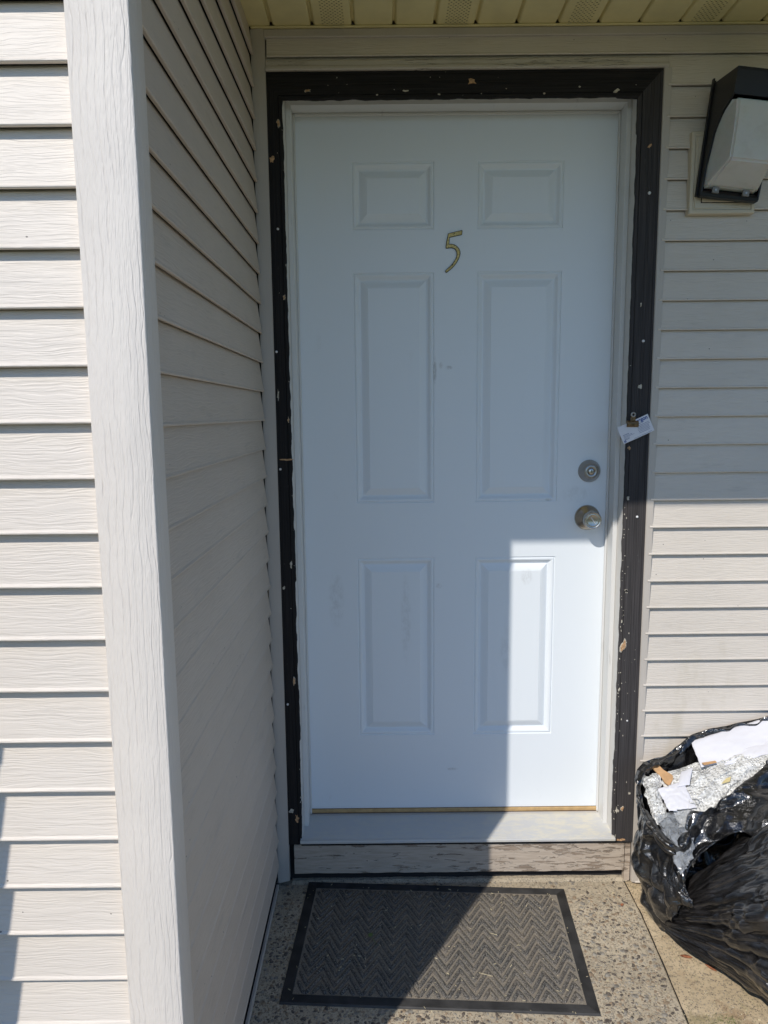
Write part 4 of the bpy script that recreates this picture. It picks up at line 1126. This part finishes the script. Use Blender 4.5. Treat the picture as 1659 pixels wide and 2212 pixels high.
def fB(p, n, i, j):
    t = j/NL
    amp = 1.0 if t < 0.9 else max(0.25, 1-(t-0.9)*6)
    q = Vector((p.x*1.1, p.y, p.z*0.8))
    d = crumple(q, 0.055)*amp; d = d if d < 0.008 else 0.008+(d-0.008)*(0.35 if p.x < 1.06 else 0.8)
    # gathered folds hanging from the rim
    a = i/NA*2*pi
    d += 0.010*amp*(0.4-abs(noise.noise(Vector((a*4.5, p.z*3.0, 2)))))*min(1, t*2)
    r = p+n*d
    r.z = max(r.z, GZ+0.002); r.y = min(r.y, -0.128)
    return r
grid = displace_grid(grid, fB)
Vv = [[bm.verts.new(p) for p in r] for r in grid]
for A, B in zip(Vv, Vv[1:]):
    for i in range(NA): bm.faces.new((A[i], A[(i+1) % NA], B[(i+1) % NA], B[i]))
bm.faces.new(Vv[0][::-1]); bmesh.ops.recalc_face_normals(bm, faces=bm.faces)
bagA = mesh_obj('open_bin_bag', bm, mat_bag, None, True)
info(bagA, 'open black bin bag full of packaging against the siding', 'bin bag', 'black bin bags beside the door')

# full tied bag in front: a drawn-out corner with stretch folds fanning from it
tip = Vector((0.948, -0.372, -0.108)); cF = Vector((1.350, -0.605, 0.038))
ax = (tip-cF).normalized(); e1 = ax.cross(Vector((0, 0, 1))).normalized(); e2 = e1.cross(ax)
NA2, NP = 420, 200; g2 = []
Rtip = (tip-cF).length
for j_ in range(NP+1):
    ph = pi*j_/NP; r_ = []
    for i in range(NA2):
        a = 2*pi*i/NA2
        d = ax*cos(ph)+(e1*cos(a)+e2*sin(a))*sin(ph)
        ellr = 1/math.sqrt((d.x/0.305)**2+(d.y/0.285)**2+(d.z/0.245)**2)
        k = exp(-(ph/(0.33-0.10*max(0, -(e2*sin(a)+e1*cos(a)).z)))**1.5)
        R = ellr*(1-k)+Rtip*k
        fold = noise.noise(Vector((a*5.2, 0.6*ph, 3)))+0.45*noise.noise(Vector((a*12, 0.9*ph, 8)))+0.10*noise.noise(Vector((a*27, 1.2*ph, 5)))
        R += 0.040*(0.25-abs(fold))*(exp(-(ph/1.1)**2))*min(1, ph*5)
        p = cF+d*R
        r_.append(p)
    g2.append(r_)
def fF(p, n, i, j):
    ph = pi*j/NP
    d = crumple(p, 0.030)*min(1, ph*0.9)
    r = p+n*d
    if r.z < GZ+0.012: r.z = GZ+0.002+0.01*max(0, min(1, (r.z+0.30)/0.12))
    return r
g2 = displace_grid(g2, fF)
bm = bmesh.new(); Vv = [[bm.verts.new(p) for p in r] for r in g2]
for A, B in zip(Vv, Vv[1:]):
    for i in range(NA2): bm.faces.new((A[i], A[(i+1) % NA2], B[(i+1) % NA2], B[i]))
bmesh.ops.remove_doubles(bm, verts=bm.verts, dist=1e-5)
bmesh.ops.recalc_face_normals(bm, faces=bm.faces)
bagF = mesh_obj('full_bin_bag', bm, mat_bag2, None, True)
info(bagF, 'stuffed black bin bag with stretch folds in front of the open one', 'bin bag', 'black bin bags beside the door')

def patch(name, corners, mat, label, cat, bulge=0.01, wr=0.004, nu=40, nv=30, thick=0.0006, freq=30, solid=True, seed=0, poly=None):
    """crinkled sheet spanning four corners (a,b,c,d)"""
    a, b, c, d = (Vector(x) for x in corners)
    nrm = ((b-a).cross(d-a)).normalized()
    if nrm.z < 0: nrm = -nrm
    bm = bmesh.new(); g = []
    for j in range(nv+1):
        v = j/nv; r = []
        for i in range(nu+1):
            u = i/nu
            uu = u; vv = v
            p = (a*(1-uu)+b*uu)*(1-vv)+(d*(1-uu)+c*uu)*vv
            e = min(u, 1-u, v, 1-v)
            jag = Vector((noise.noise(Vector((u*7, v*7, seed))), noise.noise(Vector((u*7, v*7, seed+9))), 0))*wr*1.5
            h = bulge*(1-(2*u-1)**2)*(1-(2*v-1)**2)+wr*(noise.noise(p*freq+Vector((seed, 0, 0)))+0.6*(0.4-abs(noise.noise(p*freq*2.1+Vector((0, seed, 0))))))
            r.append(bm.verts.new(p+nrm*h+jag))
        g.append(r)
    for A, B in zip(g, g[1:]):
        for i in range(nu): bm.faces.new((A[i], A[i+1], B[i+1], B[i]))
    if thick:
        rr = bmesh.ops.extrude_face_region(bm, geom=list(bm.faces)); bmesh.ops.translate(bm, vec=-nrm*thick, verts=[v for v in rr['geom'] if isinstance(v, bmesh.types.BMVert)])
    bmesh.ops.recalc_face_normals(bm, faces=bm.faces)
    o = mesh_obj(name, bm, mat, None, True); info(o, label, cat, {'paper_sheet': 'white papers in the open bag', 'bubble_wrap': 'bubble wrap in the open bag'}.get(name)); return o
# filling under everything: bubble wrap mound
patch('bubble_wrap', [(0.985, -.375, .150), (1.36, -.275, .290), (1.42, -.16, .310), (1.00, -.20, .200)], mat_wrap, 'crumpled clear bubble wrap heaped across the open bag', 'bubble wrap', 0.022, 0.011, 110, 60, 0, 22, seed=3)
patch('bubble_wrap', [(.935, -.345, .135), (.975, -.325, .150), (1.00, -.205, .212), (.945, -.215, .200)], mat_wrap, 'narrow roll of bubble wrap along the open bag\'s left rim', 'bubble wrap', 0.022, 0.006, 40, 60, 0, 35, seed=5)
patch('paper_sheet', [(1.05, -.33, .150), (1.22, -.29, .205), (1.24, -.20, .235), (1.06, -.22, .190)], mat_paper, 'crumpled white paper seen through the heaped bubble wrap', 'paper', 0.010, 0.016, 50, 40, 0.0008, 20, seed=11)
patch('paper_sheet', [(1.100, -.235, .240), (1.300, -.232, .292), (1.345, -.130, .342), (1.106, -.150, .275)], mat_paper, 'large white paper sheet sticking out of the bag\'s back right', 'paper', 0.004, 0.0015, 40, 20, 0.0012, 14, seed=1)
patch('paper_sheet', [(1.16, -.246, .252), (1.33, -.25, .300), (1.35, -.19, .315), (1.18, -.20, .268)], mat_paper, 'folded white sheet under the large paper, edge against bubble wrap', 'paper', 0.004, 0.003, 30, 14, 0.0008, 18, seed=2)
patch('paper_sheet', [(.972, -.342, .176), (1.040, -.352, .190), (1.036, -.268, .220), (.968, -.274, .200)], mat_paper, 'small white square sheet lying in the bag\'s middle', 'paper', 0.004, 0.0035, 24, 24, 0.0008, 16, seed=4)
patch('paper_sheet', [(1.015, -.285, .212), (1.048, -.285, .218), (1.078, -.232, .240), (1.045, -.235, .228)], mat_paper, 'narrow white flap pointing up behind the small square sheet', 'paper', 0.003, 0.001, 16, 16, 0.0008, 16, seed=6)
patch('film_scrap', [(.958, -.462, .080), (.992, -.452, .118), (1.032, -.350, .185), (.938, -.330, .160)], mat_film, 'clear crinkled film spilling over the open bag\'s front rim', 'plastic film', 0.022, 0.006, 50, 50, 0, 40, seed=7)
bm = bmesh.new()
cpoly = [(0, 0), (.40, -.02), (.62, -.30), (1.0, -.52), (.95, -.68), (.62, -1.0), (.42, -.86), (.36, -.62), (.10, -.30)]
A0, Ux, Vx = Vector((.981, -.178, .226)), Vector((.046, -.014, .004)), Vector((0.001, .046, .021))
prism(bm, cpoly, 0, 0.003, lambda u, v, d: tuple(A0+Ux*u+Vx*v*1.45+Vector((0, -0.3, 1))*(-d)))
info(mesh_obj('cardboard_scrap', bm, mat_cardboard, None), 'torn orange brown cardboard scrap at the bag\'s upper left rim', 'cardboard')
bm = bmesh.new(); prism(bm, [(0, 0), (.035, -.005), (.036, -.012), (.002, -.010)], 0, 0.002, lambda u, v, d: (1.102+u*0.95, -.233+v*1.2, .2530+u*0.25-d)); info(mesh_obj('cardboard_scrap', bm, mat_cardboard, None), 'thin cardboard strip under the large paper\'s corner', 'cardboard')
bm = bmesh.new(); prism(bm, [(0, 0), (.018, .012), (.030, .012), (.020, -.004)], 0, 0.002, lambda u, v, d: (1.120+u, -.312+v, .236+u*0.4-d)); info(mesh_obj('yellow_scrap', bm, mat_yellow, None), 'small yellow scrap against the bag\'s front rim', 'scrap')
bm = bmesh.new(); tube(bm, [(1.040+0.0125*cos(a), -.334+0.0105*sin(a), .200+0.003*cos(a)) for a in [2*pi*k/28 for k in range(29)]], 0.0011, 6); info(mesh_obj('plastic_ring', bm, mat_wrap, None, True), 'small clear plastic ring on the small white sheet', 'ring')

# ------------------------------------------------------------ litter on the ground
def leaf(x, y, z, L, Wd, rot, mat, label, curl=0.004, name='dry_leaf', cat='leaf'):
    bm = bmesh.new(); n = 8; g = []
    for i in range(n+1):
        t = i/n; w = Wd*sin(pi*min(1, t*0.97+0.02))**0.8; u = (t-0.5)*L
        r = []
        for s in (-1, -0.4, 0, 0.4, 1):
            px = u; py = s*w*0.5; r.append(bm.verts.new((x+px*cos(rot)-py*sin(rot), y+px*sin(rot)+py*cos(rot), z+0.0015+curl*(abs(s)**1.5)*sin(pi*t)+curl*0.7*(2*t-1)**2)))
        g.append(r)
    for A, B in zip(g, g[1:]):
        for k in range(4): bm.faces.new((A[k], A[k+1], B[k+1], B[k]))
    rr = bmesh.ops.extrude_face_region(bm, geom=list(bm.faces)); bmesh.ops.translate(bm, vec=(0, 0, 0.0004), verts=[v for v in rr['geom'] if isinstance(v, bmesh.types.BMVert)])
    bmesh.ops.recalc_face_normals(bm, faces=bm.faces)
    return info(mesh_obj(name, bm, mat, None, True), label, cat, 'dry brown leaves on the ground' if name == 'dry_leaf' else None)
leaf(1.006, -0.410, GZ, 0.030, 0.011, -0.25, mat_leaf, 'curled brown leaf on the dirty concrete beside the bag\'s shadow')
leaf(1.052, -0.448, GZ, 0.030, 0.010, -0.9, mat_leaf, 'red brown leaf at the edge of the full bag')
leaf(0.905, -0.215, GZ+0.004, 0.014, 0.008, 0.8, mat_leaf, 'small rusty leaf lying on the pebbled slab', 0.002)
leaf(0.190, -0.332, MZ+0.006, 0.016, 0.013, 1.2, mat_green, 'small round green leaf lying on the shaded doormat', 0.002, 'green_leaf')
bm = bmesh.new(); tube(bm, [(0.193, -0.340, MZ+0.0075), (0.199, -0.352, MZ+0.0085), (0.207, -0.368, MZ+0.007)], 0.0007, 5); info(mesh_obj('leaf_stem', bm, mat_green, None, True), 'thin green stem beside the leaf on the doormat', 'stem')
# loose grit, straw and seeds: uncountable
bm = bmesh.new(); rnd = random.Random(12)
def bit(x, y, z, L, w, a, tilt=0.0):
    r = Matrix.Rotation(a, 3, 'Z') @ Matrix.Rotation(tilt, 3, 'Y')
    box(bm, (x-L/2, y-w/2, z), (x+L/2, y+w/2, z+w*0.7), 0, r)
for _ in range(260):
    x = rnd.uniform(-0.07, 1.05); y = rnd.uniform(-0.68, -0.115)
    u, v = mat_uv(x, y); on = abs(u) < MW/2 and abs(v) < MH/2
    bit(x, y, MZ+0.0055 if on else GZ+0.005, rnd.choice([0.002, 0.003, 0.004, 0.007]), rnd.uniform(0.0007, 0.0018), rnd.uniform(0, 3.1), rnd.uniform(-.1, .1))
for x, y, L, a in ((-0.045, -0.150, 0.030, -1.0), (-0.07, -0.42, 0.012, 1.4), (0.48, -0.47, 0.035, -0.35), (0.15, -0.108, 0.018, 1.5), (0.52, -0.33, 0.02, -0.4)):
    u, v = mat_uv(x, y); on = abs(u) < MW/2 and abs(v) < MH/2
    bit(x, y, MZ+0.006 if on else GZ+0.006, L, 0.0013, a)
for _ in range(160):
    x = rnd.uniform(0.96, 1.12); y = rnd.uniform(-0.72, -0.25); bit(x, y, GZ-0.001, rnd.choice([0.002, 0.003, 0.0045]), rnd.uniform(0.001, 0.003), rnd.uniform(0, 3.1))
info(mesh_obj('ground_litter', bm, mat_straw, None), 'straw bits, seeds and pale grit scattered over slab and doormat', 'litter', kind='stuff')
# moss tufts
bm = bmesh.new()
for _ in range(900):
    c = rnd.choice([(0.690, -0.630, 0.018), (1.055, -0.66, 0.035), (1.02, -0.60, 0.02), (0.99, -0.69, 0.03)])
    x = c[0]+rnd.gauss(0, c[2]); y = c[1]+rnd.gauss(0, c[2]*0.35); h = rnd.uniform(0.0015, 0.0045); a = rnd.uniform(0, 6.28); w = 0.0006
    z = GZ+(0.004 if x < 0.92 else -0.001)
    lean = (rnd.gauss(0, .002), rnd.gauss(0, .002))
    bm.faces.new([bm.verts.new(p) for p in ((x-w*cos(a), y-w*sin(a), z), (x+w*cos(a), y+w*sin(a), z), (x+lean[0], y+lean[1], z+h))])
info(mesh_obj('moss', bm, mat_green, None), 'tiny green moss tufts by the doormat and along the concrete', 'moss', kind='stuff')

# unseen board screen, added only to cast the shadow low on the front wall
scr = thing('shadow_screen', (-0.98, -1.46, GZ), 'unseen board screen left of the entrance, added to shade the front wall', 'screen')
for k in range(7):
    x1 = -0.574-k*0.125; newbox('screen_board', (x1-0.119, -1.47, GZ-0.002), (x1, -1.452, 1.335), mat_screen, scr, 0.002)
newbox('screen_rail', (-1.41, -1.450, 0.1), (-0.56, -1.430, 0.17), mat_screen, scr); newbox('screen_rail', (-1.41, -1.450, 1.1), (-0.56, -1.430, 1.17), mat_screen, scr)
